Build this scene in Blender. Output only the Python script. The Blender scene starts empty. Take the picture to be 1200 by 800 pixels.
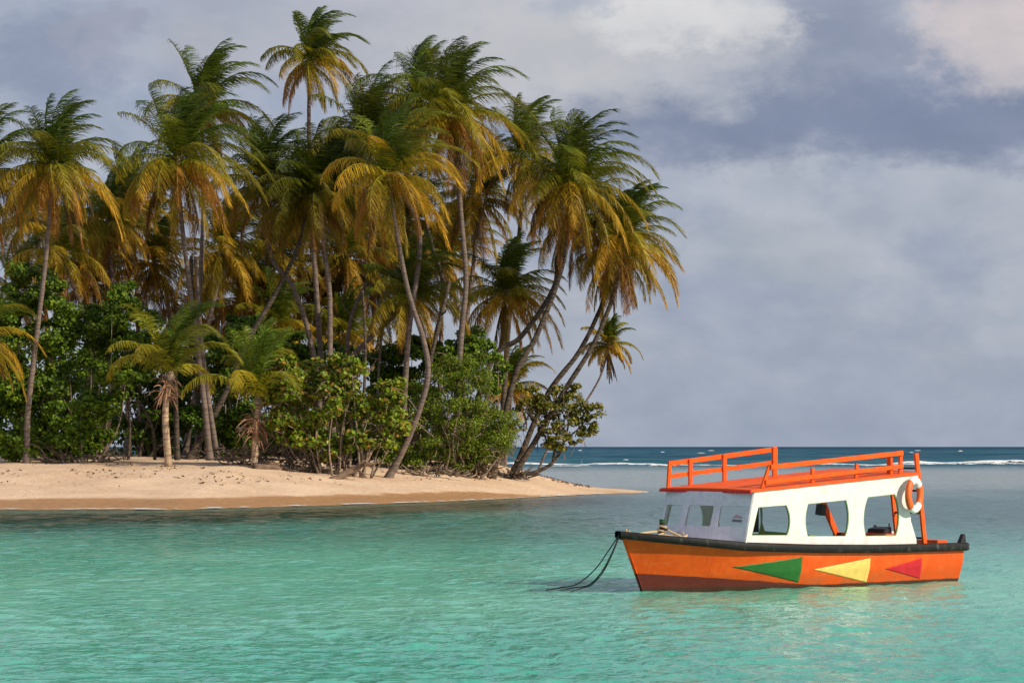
import bpy, bmesh, math, random
import numpy as np
from mathutils import Vector, Matrix

S = bpy.context.scene
COL = S.collection
F = 3500.0          # focal length in photo pixels (1200 wide)
CAMZ = 3.0
HY = 523.0          # horizon row

def at(px, py, Y):
    return Vector(((px-600)*Y/F, Y, CAMZ-(py-HY)*Y/F))

# ------------------------------------------------------------------ materials
def new_mat(name):
    m = bpy.data.materials.new(name); m.use_nodes = True
    nt = m.node_tree; nt.nodes.clear()
    return m, nt
class N:
    def __init__(s, nt): s.nt = nt
    def node(s, t, **kw):
        n = s.nt.nodes.new(t)
        for k, v in kw.items(): setattr(n, k, v)
        return n
    def link(s, a, b): s.nt.links.new(a, b)
    def setin(s, sock, v):
        if isinstance(v, bpy.types.NodeSocket): s.link(v, sock)
        elif v is not None:
            if sock.type == 'RGBA' and hasattr(v, '__len__') and len(v) == 3: v = (*v, 1)
            sock.default_value = v
    def math(s, op, a, b=None, c=None, clamp=False):
        n = s.node('ShaderNodeMath', operation=op); n.use_clamp = clamp
        s.setin(n.inputs[0], a)
        if b is not None: s.setin(n.inputs[1], b)
        if c is not None: s.setin(n.inputs[2], c)
        return n.outputs[0]
    def mix(s, f, a, b, mode='MIX'):
        n = s.node('ShaderNodeMix', data_type='RGBA', blend_type=mode)
        s.setin(n.inputs['Factor'], f); s.setin(n.inputs[6], a); s.setin(n.inputs[7], b)
        return n.outputs[2]
    def ramp(s, f, stops, interp='LINEAR'):
        n = s.node('ShaderNodeValToRGB'); cr = n.color_ramp; cr.interpolation = interp
        while len(cr.elements) < len(stops): cr.elements.new(0.5)
        for e, (p, c) in zip(cr.elements, stops):
            e.position = p; e.color = (*c, 1) if hasattr(c, '__len__') else (c, c, c, 1)
        s.link(f, n.inputs[0]); return n.outputs[0]
    def noise(s, vec, scale, detail=4, rough=0.55, dist=0.0):
        n = s.node('ShaderNodeTexNoise'); s.setin(n.inputs['Vector'], vec)
        n.inputs['Scale'].default_value = scale; n.inputs['Detail'].default_value = detail
        n.inputs['Roughness'].default_value = rough; n.inputs['Distortion'].default_value = dist
        return n.outputs['Fac']
    def vmul(s, v, t):
        n = s.node('ShaderNodeVectorMath', operation='MULTIPLY'); s.link(v, n.inputs[0]); n.inputs[1].default_value = t
        return n.outputs[0]
    def smooth(s, v, a, b, lo=0., hi=1.):
        n = s.node('ShaderNodeMapRange', interpolation_type='SMOOTHSTEP'); s.setin(n.inputs[0], v)
        n.inputs[1].default_value = a; n.inputs[2].default_value = b; n.inputs[3].default_value = lo; n.inputs[4].default_value = hi
        return n.outputs[0]
    def bump(s, h, strength=0.5, dist=0.02, normal=None):
        n = s.node('ShaderNodeBump'); n.inputs['Strength'].default_value = strength; n.inputs['Distance'].default_value = dist
        s.link(h, n.inputs['Height'])
        if normal is not None: s.link(normal, n.inputs['Normal'])
        return n.outputs[0]
    def out(s, sh): 
        o = s.node('ShaderNodeOutputMaterial'); s.link(sh, o.inputs['Surface']); return o
    def bsdf(s, color, rough=0.6, spec=0.5, normal=None, metallic=0.0, ior=None):
        b = s.node('ShaderNodeBsdfPrincipled')
        s.setin(b.inputs['Base Color'], color); s.setin(b.inputs['Roughness'], rough)
        b.inputs['Specular IOR Level'].default_value = spec; b.inputs['Metallic'].default_value = metallic
        if ior: b.inputs['IOR'].default_value = ior
        if normal is not None: s.link(normal, b.inputs['Normal'])
        return b.outputs[0]

def paint(name, col, rough=0.45, wear=(0.25, 0.2, 0.16), wear_amt=0.25, scale=6.0, spec=0.4, streak=True):
    m, nt = new_mat(name); n = N(nt)
    tc = n.node('ShaderNodeTexCoord').outputs['Object']
    a = n.noise(tc, scale, 6, 0.65)
    st = n.noise(n.vmul(tc, (5, 5, 0.6)), scale*0.8, 5, 0.6)
    fine = n.noise(tc, scale*7, 4, 0.7)
    f = n.smooth(n.math('MULTIPLY', n.math('ADD', a, st), 0.5), 0.52, 0.68, 0, wear_amt)
    chip = n.smooth(fine, 0.70, 0.76, 0, min(1.0, wear_amt*2.2))
    hue = n.mix(n.smooth(a, 0.3, 0.7), [c*0.86 for c in col], [min(1, c*1.08) for c in col])
    c = n.mix(n.math('MAXIMUM', f, chip), hue, wear)
    b = n.bsdf(c, n.math('ADD', rough, n.math('MULTIPLY', f, 0.5)), spec, n.bump(fine, 0.25, 0.004))
    n.out(b); return m

M = {}
M['orange'] = paint('orange_paint', (0.78, 0.105, 0.010), 0.55, (0.60, 0.18, 0.06), 0.22, spec=.18)
M['deck_orange'] = paint('orange_roof_paint', (0.76, 0.105, 0.018), 0.7, (0.70, 0.22, 0.12), 0.5, 2.5, .15)
M['white'] = paint('white_paint', (0.70, 0.69, 0.67), 0.5, (0.46, 0.41, 0.34), 0.38, 4)
M['shaded_white'] = paint('shade_tinted_white_paint', (0.62, 0.60, 0.66), 0.5, (0.40, 0.36, 0.38), 0.35)  # white paint with the cabin front's lilac shade put into its colour
M['rubber'] = paint('black_rubber', (0.014, 0.014, 0.014), 0.6, (0.20, 0.19, 0.175), 0.40, 5, spec=.2)
M['black'] = paint('black_paint', (0.012, 0.012, 0.013), 0.5, (0.05, 0.05, 0.05), 0.2)
M['green'] = paint('green_paint', (0.018, 0.135, 0.018), 0.5, (0.06, 0.10, 0.04), 0.2)
M['inner_green'] = paint('light_green_paint', (0.22, 0.36, 0.13), 0.55, (0.12, 0.14, 0.07), 0.3)
M['yellow'] = paint('yellow_paint', (0.80, 0.56, 0.14), 0.5, (0.5, 0.4, 0.2), 0.2)
M['red'] = paint('red_paint', (0.55, 0.020, 0.032), 0.5, (0.4, 0.1, 0.08), 0.15, spec=.2)
M['rope'] = paint('beige_rope', (0.50, 0.38, 0.22), 0.9, (0.2, 0.14, 0.08), 0.4, 20)
M['dark_rope'] = paint('dark_green_rope', (0.025, 0.035, 0.028), 0.8, (0.08, 0.09, 0.07), 0.4, 20)
M['buoy_white'] = paint('buoy_white', (0.82, 0.80, 0.76), 0.45, (0.5, 0.47, 0.4), 0.15)
M['buoy_orange'] = paint('buoy_orange', (0.72, 0.13, 0.02), 0.5, (0.5, 0.2, 0.1), 0.15)
M['sticker_red'] = paint('faded_pink', (0.55, 0.25, 0.28), 0.6)
M['sticker_dark'] = paint('faded_dark', (0.05, 0.06, 0.08), 0.6)

def hull_mat():
    m, nt = new_mat('hull_paint'); n = N(nt)
    tc = n.node('ShaderNodeTexCoord').outputs['Object']
    sp = n.node('ShaderNodeSeparateXYZ'); n.link(tc, sp.inputs[0])
    a = n.noise(tc, 3.0, 6, 0.65); fine = n.noise(tc, 22, 4, 0.7)
    lumpy = n.noise(tc, 1.2, 3, 0.5)
    # bottom paint line falls from bow to stern
    line = n.math('MAXIMUM', n.math('SUBTRACT', 0.40, n.math('MULTIPLY', sp.outputs[0], 0.078)), 0.035)
    line = n.math('ADD', line, n.math('MULTIPLY', n.math('SUBTRACT', a, 0.5), 0.05))
    k = n.smooth(n.math('SUBTRACT', sp.outputs[2], line), -0.012, 0.012)
    org = n.mix(n.smooth(a, 0.35, 0.7), (0.66, 0.082, 0.006), (0.76, 0.115, 0.010))
    low = n.smooth(sp.outputs[2], 0.5, 0.15)
    spots = n.math('MULTIPLY', n.smooth(fine, 0.60, 0.68), n.math('MULTIPLY', low, n.smooth(a, 0.45, 0.6)))
    org = n.mix(n.math('MULTIPLY', spots, 0.7), org, (0.75, 0.42, 0.22))
    run = n.noise(n.vmul(tc, (7, 7, .7)), 1.6, 5, .6)
    org = n.mix(n.smooth(run, .56, .70, 0, .38), org, (.36, .07, .02))
    org = n.mix(n.smooth(n.noise(n.vmul(tc, (.6, .6, 5)), 2.0, 5, .65), .60, .72, 0, .35), org, (.80, .26, .09))
    fr_ = n.math('ABSOLUTE', n.math('SUBTRACT', n.math('FRACT', n.math('DIVIDE', sp.outputs[0], 1.22)), .5))
    org = n.mix(n.smooth(fr_, .008, .003, 0, .35), org, (.30, .05, .015))
    grime = n.math('MULTIPLY', n.smooth(sp.outputs[2], .34, .10, 0, .6), n.smooth(a, .35, .65))
    org = n.mix(grime, org, (.30, .085, .03))
    red = n.mix(n.smooth(fine, 0.35, 0.65), (0.13, 0.022, 0.016), (0.155, 0.032, 0.024))
    red = n.mix(n.smooth(sp.outputs[2], 0.10, 0.02, 0, 0.6), red, (0.03, 0.035, 0.02))
    c = n.mix(k, red, org)
    nb = n.bump(lumpy, 0.3, 0.05, n.bump(fine, 0.2, 0.004))
    n.out(n.bsdf(c, 0.5, 0.22, nb)); return m
M['hull'] = hull_mat()

def wood_mat(name, c1, c2, scale=1.0):
    m, nt = new_mat(name); n = N(nt)
    tc = n.node('ShaderNodeTexCoord').outputs['Object']
    ns = n.noise(tc, 2.2*scale, 5, 0.6)
    ring = n.noise(n.vmul(tc, (0.8, 0.8, 9.0)), 1.2*scale, 3, 0.6)
    fine = n.noise(tc, 14*scale, 4, 0.7)
    c = n.mix(n.smooth(ring, 0.38, 0.62), c1, c2)
    c = n.mix(n.smooth(ns, 0.5, 0.75, 0, 0.6), c, [x*1.25 for x in c2])
    h = n.math('ADD', ring, n.math('MULTIPLY', fine, 0.6))
    n.out(n.bsdf(c, 0.9, 0.2, n.bump(h, 0.8, 0.06))); return m
M['trunk'] = wood_mat('palm_bark', (0.115, 0.088, 0.074), (0.20, 0.155, 0.13))
M['young_trunk'] = wood_mat('young_palm_bark', (0.24, 0.16, 0.10), (0.50, 0.38, 0.26))
M['dark_trunk'] = wood_mat('dark_bark', (0.04, 0.032, 0.026), (0.12, 0.095, 0.07))
M['branch'] = wood_mat('dry_branch', (0.12, 0.09, 0.065), (0.32, 0.25, 0.18), 2)
M['driftwood'] = wood_mat('driftwood', (0.10, 0.065, 0.045), (0.24, 0.17, 0.12), 2)

def leaf_mat(name, trans=0.35, rough=0.5, spec=0.35):
    m, nt = new_mat(name); n = N(nt)
    at_ = n.node('ShaderNodeAttribute', attribute_name='tint')
    b = n.bsdf(at_.outputs['Color'], rough, spec)
    t = n.node('ShaderNodeBsdfTranslucent')
    tcol = n.mix(1.0, at_.outputs['Color'], (1.25, 1.15, 0.6), 'MULTIPLY'); n.link(tcol, t.inputs[0])
    mx = n.node('ShaderNodeMixShader'); mx.inputs[0].default_value = trans
    n.link(b, mx.inputs[1]); n.link(t.outputs[0], mx.inputs[2]); n.out(mx.outputs[0]); return m
M['frond'] = leaf_mat('palm_frond', 0.26, 0.42, 0.25)
M['leaf'] = leaf_mat('broad_leaf', 0.28, 0.45, 0.22)

def glass_mat():
    m, nt = new_mat('window_glass'); n = N(nt)
    t = n.node('ShaderNodeBsdfTransparent'); t.inputs[0].default_value = (0.86, 0.88, 0.88, 1)
    g = n.node('ShaderNodeBsdfGlossy'); g.inputs['Roughness'].default_value = 0.05; g.inputs[0].default_value = (1, 1, 1, 1)
    mx = n.node('ShaderNodeMixShader'); mx.inputs[0].default_value = 0.13
    n.link(t.outputs[0], mx.inputs[1]); n.link(g.outputs[0], mx.inputs[2]); n.out(mx.outputs[0]); return m
M['glass'] = glass_mat()

# ------------------------------------------------------------------ objects
def tag(o, label=None, cat=None, group=None, kind=None):
    if label: o['label'] = label
    if cat: o['category'] = cat
    if group: o['group'] = group
    if kind: o['kind'] = kind
    return o
def empty(name, loc, label, cat, group=None, rz=0.0):
    o = bpy.data.objects.new(name, None); COL.objects.link(o); o.location = loc; o.rotation_euler = (0, 0, rz)
    o.empty_display_size = 0.3
    return tag(o, label, cat, group)
def link_mesh(name, me, mat, parent=None, smooth=False):
    o = bpy.data.objects.new(name, me); COL.objects.link(o)
    for mm in (mat if isinstance(mat, (list, tuple)) else [mat]): me.materials.append(mm)
    if parent is not None: o.parent = parent
    if smooth: me.polygons.foreach_set('use_smooth', [True]*len(me.polygons))
    return o
def np_mesh(name, V, quads=None, tris=None, tint=None):
    me = bpy.data.meshes.new(name)
    V = np.asarray(V, dtype=np.float32)
    me.vertices.add(len(V)); me.vertices.foreach_set('co', V.ravel())
    nq = 0 if quads is None else len(quads); ntr = 0 if tris is None else len(tris)
    idx = []
    if nq: idx.append(np.asarray(quads, dtype=np.int32).ravel())
    if ntr: idx.append(np.asarray(tris, dtype=np.int32).ravel())
    idx = np.concatenate(idx)
    me.loops.add(len(idx)); me.loops.foreach_set('vertex_index', idx)
    me.polygons.add(nq+ntr)
    ls = np.concatenate([np.arange(nq)*4, nq*4+np.arange(ntr)*3]).astype(np.int32)
    me.polygons.foreach_set('loop_start', ls)
    me.update(calc_edges=True)
    if tint is not None:
        a = me.attributes.new('tint', 'FLOAT_COLOR', 'POINT')
        t = np.ones((len(V), 4), dtype=np.float32); t[:, :3] = np.clip(tint, 0, 1); a.data.foreach_set('color', t.ravel())
    me.validate(clean_customdata=False)
    return me

class Acc:   # accumulates vertices, faces and tints of one part
    def __init__(s): s.V = []; s.Q = []; s.T = []; s.C = []; s.n = 0
    def add(s, V, Q=None, T=None, C=None):
        V = np.asarray(V, dtype=float)
        if Q is not None and len(Q): s.Q.append(np.asarray(Q)+s.n)
        if T is not None and len(T): s.T.append(np.asarray(T)+s.n)
        s.V.append(V); s.n += len(V)
        if C is not None: s.C.append(np.broadcast_to(np.asarray(C, dtype=float), (len(V), 3)))
    def mesh(s, name):
        return np_mesh(name, np.concatenate(s.V), np.concatenate(s.Q) if s.Q else None,
                       np.concatenate(s.T) if s.T else None, np.concatenate(s.C) if s.C else None)
    def tube(s, pts, rad, sides=8, C=None, jitter=0.0, rng=None, cap=True):
        P = np.asarray(pts, dtype=float); n = len(P)
        R = np.broadcast_to(np.asarray(rad, dtype=float), (n,))
        T = np.gradient(P, axis=0); T /= np.linalg.norm(T, axis=1)[:, None]+1e-9
        up = np.array([0.13, 0.97, 0.21]) if abs(T[0, 2]) > .7 else np.array([0.1, 0.05, 1.0])
        A = np.cross(T, up); A /= np.linalg.norm(A, axis=1)[:, None]+1e-9
        B = np.cross(T, A)
        th = np.linspace(0, 2*np.pi, sides, endpoint=False)
        ring = A[:, None, :]*np.cos(th)[None, :, None] + B[:, None, :]*np.sin(th)[None, :, None]
        rr = R[:, None, None]*(1+(jitter*rng.standard_normal((n, sides, 1)) if rng is not None else 0))
        V = (P[:, None, :]+ring*rr).reshape(-1, 3)
        i = np.arange(n-1)[:, None]*sides; j = np.arange(sides)[None, :]; j2 = (j+1) % sides
        Q = np.stack([i+j, i+j2, i+sides+j2, i+sides+j], -1).reshape(-1, 4)
        Tt = None
        if cap:
            V = np.concatenate([V, P[:1], P[-1:]]); c0 = n*sides; j = np.arange(sides)
            Tt = np.concatenate([np.stack([np.full(sides, c0), (j+1) % sides, j], -1),
                                 np.stack([np.full(sides, c0+1), (n-1)*sides+j, (n-1)*sides+(j+1) % sides], -1)])
        s.add(V, Q, Tt, C)

def catmull(pts, n=24):
    P = np.asarray(pts, dtype=float)
    if len(P) == 2: return np.linspace(P[0], P[1], n)
    E = np.concatenate([[2*P[0]-P[1]], P, [2*P[-1]-P[-2]]]); out = []
    segs = len(P)-1; per = max(3, n//segs)
    for i in range(segs):
        p0, p1, p2, p3 = E[i:i+4]
        for t in np.linspace(0, 1, per, endpoint=(i == segs-1)):
            out.append(0.5*((2*p1)+(-p0+p2)*t+(2*p0-5*p1+4*p2-p3)*t*t+(-p0+3*p1-3*p2+p3)*t**3))
    return np.array(out)

# ------------------------------------------------------------------ terrain
SX = np.array([-220, -90, -40, -24.3, -16.2, -8.8, -4.6, 0.0, 4.3, 8.3, 9.2])
SY = np.array([150, 146, 141, 142, 142.6, 153.5, 161, 173, 186, 194.5, 197])
BX = np.array([-220, -90, -30, -8, 0.0, 4.3, 8.3, 9.2])
BY = np.array([330, 290, 262, 245, 226, 208, 199, 197.5])
def ground_h(X, Y):
    X = np.asarray(X, float); Y = np.asarray(Y, float)
    w = 0.5*np.sin(X*0.55)+0.35*np.sin(X*1.3+1)
    yf = np.interp(X, SX, SY)+w*0.6; yb = np.interp(X, BX, BY)-w
    d = np.minimum(Y-yf, (yb-Y))
    over = np.maximum(X-8.8, 0)
    d = d - over*2.0
    h = np.where(d > 0, (0.06-0.022*np.clip((X-1)/5, 0, 1))*d, 0.05*d)
    h = np.where(h > 1.6, 1.6+0.9*(1-np.exp(-(h-1.6)/0.9)), h)
    return np.maximum(h, -1.2)

def sand_mat():
    m, nt = new_mat('beach_sand'); n = N(nt)
    g = n.node('ShaderNodeNewGeometry').outputs['Position']
    sp = n.node('ShaderNodeSeparateXYZ'); n.link(g, sp.inputs[0])
    big = n.noise(g, 0.25, 4, 0.6); mid = n.noise(g, 2.2, 5, 0.65); fine = n.noise(g, 14, 4, 0.7)
    dry = n.mix(n.smooth(big, 0.35, 0.65), (0.70, 0.495, 0.33), (0.79, 0.59, 0.41))
    dry = n.mix(n.smooth(mid, 0.55, 0.75, 0, 0.35), dry, (0.55, 0.36, 0.22))
    wet = n.mix(n.smooth(mid, 0.3, 0.7), (0.40, 0.215, 0.095), (0.48, 0.275, 0.13))
    z = n.math('ADD', sp.outputs[2], n.math('MULTIPLY', n.math('SUBTRACT', big, 0.5), 0.30))
    z = n.math('ADD', z, n.smooth(sp.outputs[0], -4, 4, 0, .40))
    c = n.mix(n.smooth(z, 0.36, 0.46), wet, dry)
    litter = n.math('MULTIPLY', n.smooth(n.noise(g, 3.0, 3, 0.7), 0.60, 0.68), n.smooth(sp.outputs[2], 1.25, 1.9, 0, 0.75))
    c = n.mix(litter, c, (0.16, 0.085, 0.045))
    h = n.math('ADD', n.math('MULTIPLY', mid, 0.7), n.math('MULTIPLY', fine, 0.3))
    rough = n.smooth(z, 0.25, 0.46, 0.45, 0.95)
    n.out(n.bsdf(c, rough, 0.25, n.bump(h, 0.9, 0.24))); return m

def make_ground():
    xs = np.concatenate([np.linspace(-220, -42, 30), np.linspace(-40, 14, 300)])
    ys = np.concatenate([np.linspace(128, 215, 300), np.linspace(217, 345, 60)])
    X, Y = np.meshgrid(xs, ys)
    H = ground_h(X, Y)
    rng = np.random.default_rng(3)
    nz = np.zeros_like(H)
    for k in range(26):
        a = rng.uniform(0, 6.28); f = rng.uniform(0.5, 3.2); ph = rng.uniform(0, 6.28)
        nz += np.sin((X*np.cos(a)+Y*np.sin(a)*0.8)*f+ph)/f**0.6
    H = H+nz*0.010*np.clip((H-0.35)/0.6, 0, 1)
    V = np.stack([X, Y, H], -1).reshape(-1, 3)
    nx = len(xs); i = np.arange(len(ys)-1)[:, None]*nx; j = np.arange(nx-1)[None, :]
    Q = np.stack([i+j, i+j+1, i+nx+j+1, i+nx+j], -1).reshape(-1, 4)
    o = link_mesh('beach_ground', np_mesh('beach_ground', V, Q), sand_mat(), None, True)
    tag(o, kind='structure')
make_ground()

# ------------------------------------------------------------------ water
def vnoise(X, Y, seed):
    rng = np.random.default_rng(seed); G = rng.random((256, 256))
    xi = np.floor(X).astype(int); yi = np.floor(Y).astype(int); fx = X-xi; fy = Y-yi
    fx = fx*fx*(3-2*fx); fy = fy*fy*(3-2*fy)
    g = lambda a, b: G[a % 256, b % 256]
    return (g(xi, yi)*(1-fx)+g(xi+1, yi)*fx)*(1-fy)+(g(xi, yi+1)*(1-fx)+g(xi+1, yi+1)*fx)*fy
def fbm(X, Y, seed, octv=4):
    s = 0; a = 0.5
    for k in range(octv): s = s+a*vnoise(X*2**k, Y*2**k, seed+k); a *= 0.5
    return s/0.94
def ss(x, a, b):
    t = np.clip((x-a)/(b-a), 0, 1); return t*t*(3-2*t)

def make_water():
    ang = np.concatenate([np.linspace(-1.35, -0.24, 60, endpoint=False), np.linspace(-0.24, 0.24, 1000), np.linspace(0.24, 1.35, 61)[1:]])
    # rows: spacing grows with the square of distance (constant on the sensor) but capped near the camera
    rows = [6.0]
    while rows[-1] < 32: rows.append(rows[-1]*1.06)
    while rows[-1] < 420: rows.append(rows[-1]+max(0.07, min(rows[-1]**2/17000., rows[-1]*0.004)))
    while rows[-1] < 1500: rows.append(rows[-1]*1.012)
    while rows[-1] < 30000: rows.append(rows[-1]*1.15)
    Yr = np.array(rows)
    Xr = np.tan(ang)
    X = Yr[:, None]*Xr[None, :]; Y = np.broadcast_to(Yr[:, None], X.shape)
    rng = np.random.default_rng(11)
    H = np.zeros_like(X)
    spacing = np.gradient(Yr)[:, None]
    wx = X+0.6*(fbm(X*0.25, Y*0.25, 5)-.5); wy = Y+1.4*(fbm(X*0.22+9, Y*0.22, 6)-.5)
    for k in range(46):
        lam = float(np.exp(rng.uniform(math.log(0.35), math.log(2.6))))
        a = rng.normal(math.radians(80), math.radians(38))      # crests run mostly across the view
        kx, ky = math.cos(a)*2*math.pi/lam, math.sin(a)*2*math.pi/lam
        amp = 0.0046*lam**0.6
        fade = 1-ss(spacing*2.6/lam, 0.7, 1.3)
        ph = wx*kx+wy*ky+rng.uniform(0, 6.28)
        H += amp*fade*(1-2*np.abs(np.sin(ph*0.5)))
    H *= (0.35+0.95*fbm(X*0.10, Y*0.05, 31))
    calm = ss(Y, 120, 150)*(1-ss(Y, 300, 420))
    H *= 1-0.55*calm
    H -= 0.0
    # colours of the water body (depth, bottom and some painted-in reflection)
    d = Y-np.interp(X, SX, SY)                       # distance in front of the shore (negative = towards camera)
    d = np.where(X > 8.5, Y-197-(X-8.5)*0.4, d)
    n1 = fbm(X*0.05, Y*0.035, 51); n2 = fbm(X*0.22, Y*0.12, 61)
    turq = np.array([0.125, 0.49, 0.345]); turq2 = np.array([0.19, 0.56, 0.405]); turq3 = np.array([0.075, 0.41, 0.295])
    t = ss(n1+0.25*(n2-.5), 0.30, 0.72)[..., None]
    C = turq3*(1-t)+turq2*t
    t2 = ss(n2, .3, .7)[..., None]; C = C*(0.6)+0.4*(turq*(1-t2)+turq2*t2)
    def lay(C, col, m): return C*(1-m[..., None])+np.array(col)*m[..., None]
    C = lay(C, (0.045, 0.37, 0.262), (1-ss(Y+10*(n1-.5), 36, 58))*(.35+.5*ss(n2, .35, .65)))
    # greyer, deeper water from about 95 m on
    m = ss(Y+14*(n1-.5)+0.3*X, 72, 104); C = lay(C, (0.06, 0.215, 0.185), m*0.85)
    m = ss(Y+10*(n1-.5), 92, 125)*ss(X, -4, 6); C = lay(C, (0.05, 0.10, 0.095), m*.8)
    # seagrass bed off the beach, its dark colour also painting the trees' reflection
    m = ss(d+14*(n2-.5)+5*(fbm(X*1.1, Y*.35, 66)-.5), -42, -22)*(1-.55*ss(d, -9, -4))*(1-ss(X, 3, 9)); C = lay(C, (0.010, 0.034, 0.022), m*0.94)
    m = ss(d, -5, -0.6)*(X < 9); C = lay(C, (0.05, 0.075, 0.030), m*0.8)
    # pale sandy flat beyond the spit and right, sky reflection painted into its grey
    beyond = np.where(X < 9, Y-np.interp(X, BX, BY), Y-192)
    m = np.where(X < 9, ss(beyond, -8, 12), 0)*(1-ss(X, 5, 9))+ss(X, 5, 9)*ss(Y+46*(n1-.5)+22*(n2-.5)+14*(fbm(X*.5, Y*.12, 88)-.5), 165, 250)
    m = m*(1-ss(Y+30*(n1-.5), 330, 440)); C = lay(C, (0.25, 0.30, 0.285), m)
    m = ss(Y, 395, 470); C = lay(C, (0.030, 0.11, 0.155), m)
    n3 = fbm(X*0.02, Y*0.006, 71); m = ss(Y, 600, 900)*ss(n3, 0.35, 0.65); C = lay(C, (0.018, 0.075, 0.125), m)
    m = ss(Y, 1500, 5000); C = lay(C, (0.012, 0.055, 0.105), m)
    V = np.stack([X, Y, H], -1).reshape(-1, 3)
    nx = X.shape[1]; i = np.arange(len(Yr)-1)[:, None]*nx; j = np.arange(nx-1)[None, :]
    Q = np.stack([i+j, i+j+1, i+nx+j+1, i+nx+j], -1).reshape(-1, 4)
    print('water verts', len(V))
    me = np_mesh('sea_water', V, Q, None, C.reshape(-1, 3))
    m_, nt = new_mat('sea_water'); n = N(nt)
    g = n.node('ShaderNodeNewGeometry').outputs['Position']
    col = n.node('ShaderNodeAttribute', attribute_name='tint').outputs['Color']
    b1 = n.noise(n.vmul(g, (1.0, 0.8, 1)), 2.3, 3, 0.55, 0.4)
    b2 = n.noise(n.vmul(g, (0.8, 0.5, 1)), 0.8, 3, 0.5, 0.3)
    spw = n.node('ShaderNodeSeparateXYZ'); n.link(g, spw.inputs[0])
    b3 = n.math('MULTIPLY', n.noise(n.vmul(g, (0.12, 0.05, 1)), 1.0, 4, 0.65), n.smooth(spw.outputs[1], 250, 420))
    b2 = n.math('MULTIPLY', b2, n.smooth(spw.outputs[1], 75, 130, 1.0, 4.5))
    nb = n.bump(b3, 1.0, 1.2, n.bump(b2, 1.0, 0.10, n.bump(b1, 1.0, 0.085)))
    dif = n.node('ShaderNodeBsdfDiffuse'); n.link(col, dif.inputs[0]); n.link(nb, dif.inputs['Normal'])
    gl = n.node('ShaderNodeBsdfGlossy'); gl.inputs['Roughness'].default_value = 0.10; gl.inputs[0].default_value = (.95, .97, 1, 1)
    n.link(nb, gl.inputs['Normal'])
    fr = n.node('ShaderNodeFresnel'); fr.inputs['IOR'].default_value = 1.33; n.link(nb, fr.inputs['Normal'])
    far_ = n.smooth(n.noise(n.vmul(g, (.055, .012, 1)), 1.0, 4, .65), .40, .66, .0, .16)
    fac = n.math('MINIMUM', fr.outputs[0], n.math('ADD', n.smooth(spw.outputs[1], 380, 520, 0.46, 0.0), far_))
    mx = n.node('ShaderNodeMixShader'); n.link(fac, mx.inputs[0]); n.link(dif.outputs[0], mx.inputs[1]); n.link(gl.outputs[0], mx.inputs[2])
    n.out(mx.outputs[0])
    o = link_mesh('sea_water', me, m_, None, True); tag(o, kind='structure')
make_water()

def foam_mat():
    m, nt = new_mat('sea_foam'); n = N(nt)
    g = n.node('ShaderNodeTexCoord').outputs['Object']
    at_ = n.node('ShaderNodeAttribute', attribute_name='tint').outputs['Fac']
    a = n.noise(n.vmul(g, (0.6, 0.5, 1.4)), 1.0, 5, 0.7)
    f = n.smooth(n.math('ADD', a, n.math('MULTIPLY', at_, 0.55)), 0.72, 0.86)
    b = n.bsdf((0.78, 0.80, 0.80), 0.8, 0.2, n.bump(a, 0.8, 0.2))
    t = n.node('ShaderNodeBsdfTransparent'); mx = n.node('ShaderNodeMixShader')
    n.link(f, mx.inputs[0]); n.link(t.outputs[0], mx.inputs[1]); n.link(b, mx.inputs[2]); n.out(mx.outputs[0]); return m
M['foam'] = foam_mat()

def breaker(x0, x1, Y, h, seed, depth=7.0):
    rng = np.random.default_rng(seed)
    nx, ns = 220, 9
    xs = np.linspace(x0, x1, nx); s = np.linspace(0, 1, ns)
    X, Sg = np.meshgrid(xs, s)
    base = fbm(X*0.06, X*0+seed, seed)-.5
    hh = h*(0.35+1.1*fbm(X*0.16, X*0, seed+9))*np.clip(np.minimum(X-x0, x1-X)/8, 0, 1)**0.6
    Z = 0.02+hh*np.sin(np.pi*np.clip(Sg*1.0, 0, 1))**0.8
    Yv = Y+base*14+(Sg-.5)*depth+fbm(X*.4, Sg*3, seed+5)*1.5
    V = np.stack([X, Yv, Z], -1).reshape(-1, 3)
    C = np.repeat((np.clip(np.sin(np.pi*Sg)*0.9+0.35*(fbm(X*.08, X*0, seed+2)-.5), 0, 1)).reshape(-1, 1), 3, 1)
    i = np.arange(ns-1)[:, None]*nx; j = np.arange(nx-1)[None, :]
    Q = np.stack([i+j, i+j+1, i+nx+j+1, i+nx+j], -1).reshape(-1, 4)
    return V, Q, C
A_ = Acc()
for args in [(9, 25, 455, 0.7, 1), (21, 38, 462, 0.30, 2), (36, 60, 470, 0.30, 3), (55, 100, 462, .75, 4), (84, 130, 470, 0.6, 5), (60, 90, 480, 0.35, 8),
             (4, 12, 452, .18, 6), (2, 14, 500, .2, 7), (-60, 10, 470, 0.5, 12)]:
    A_.add(*[x for x in (lambda r: (r[0], r[1], None, r[2]))(breaker(*args))])
o = link_mesh('surf', A_.mesh('surf'), M['foam'], None, True); tag(o, kind='structure')

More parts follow.
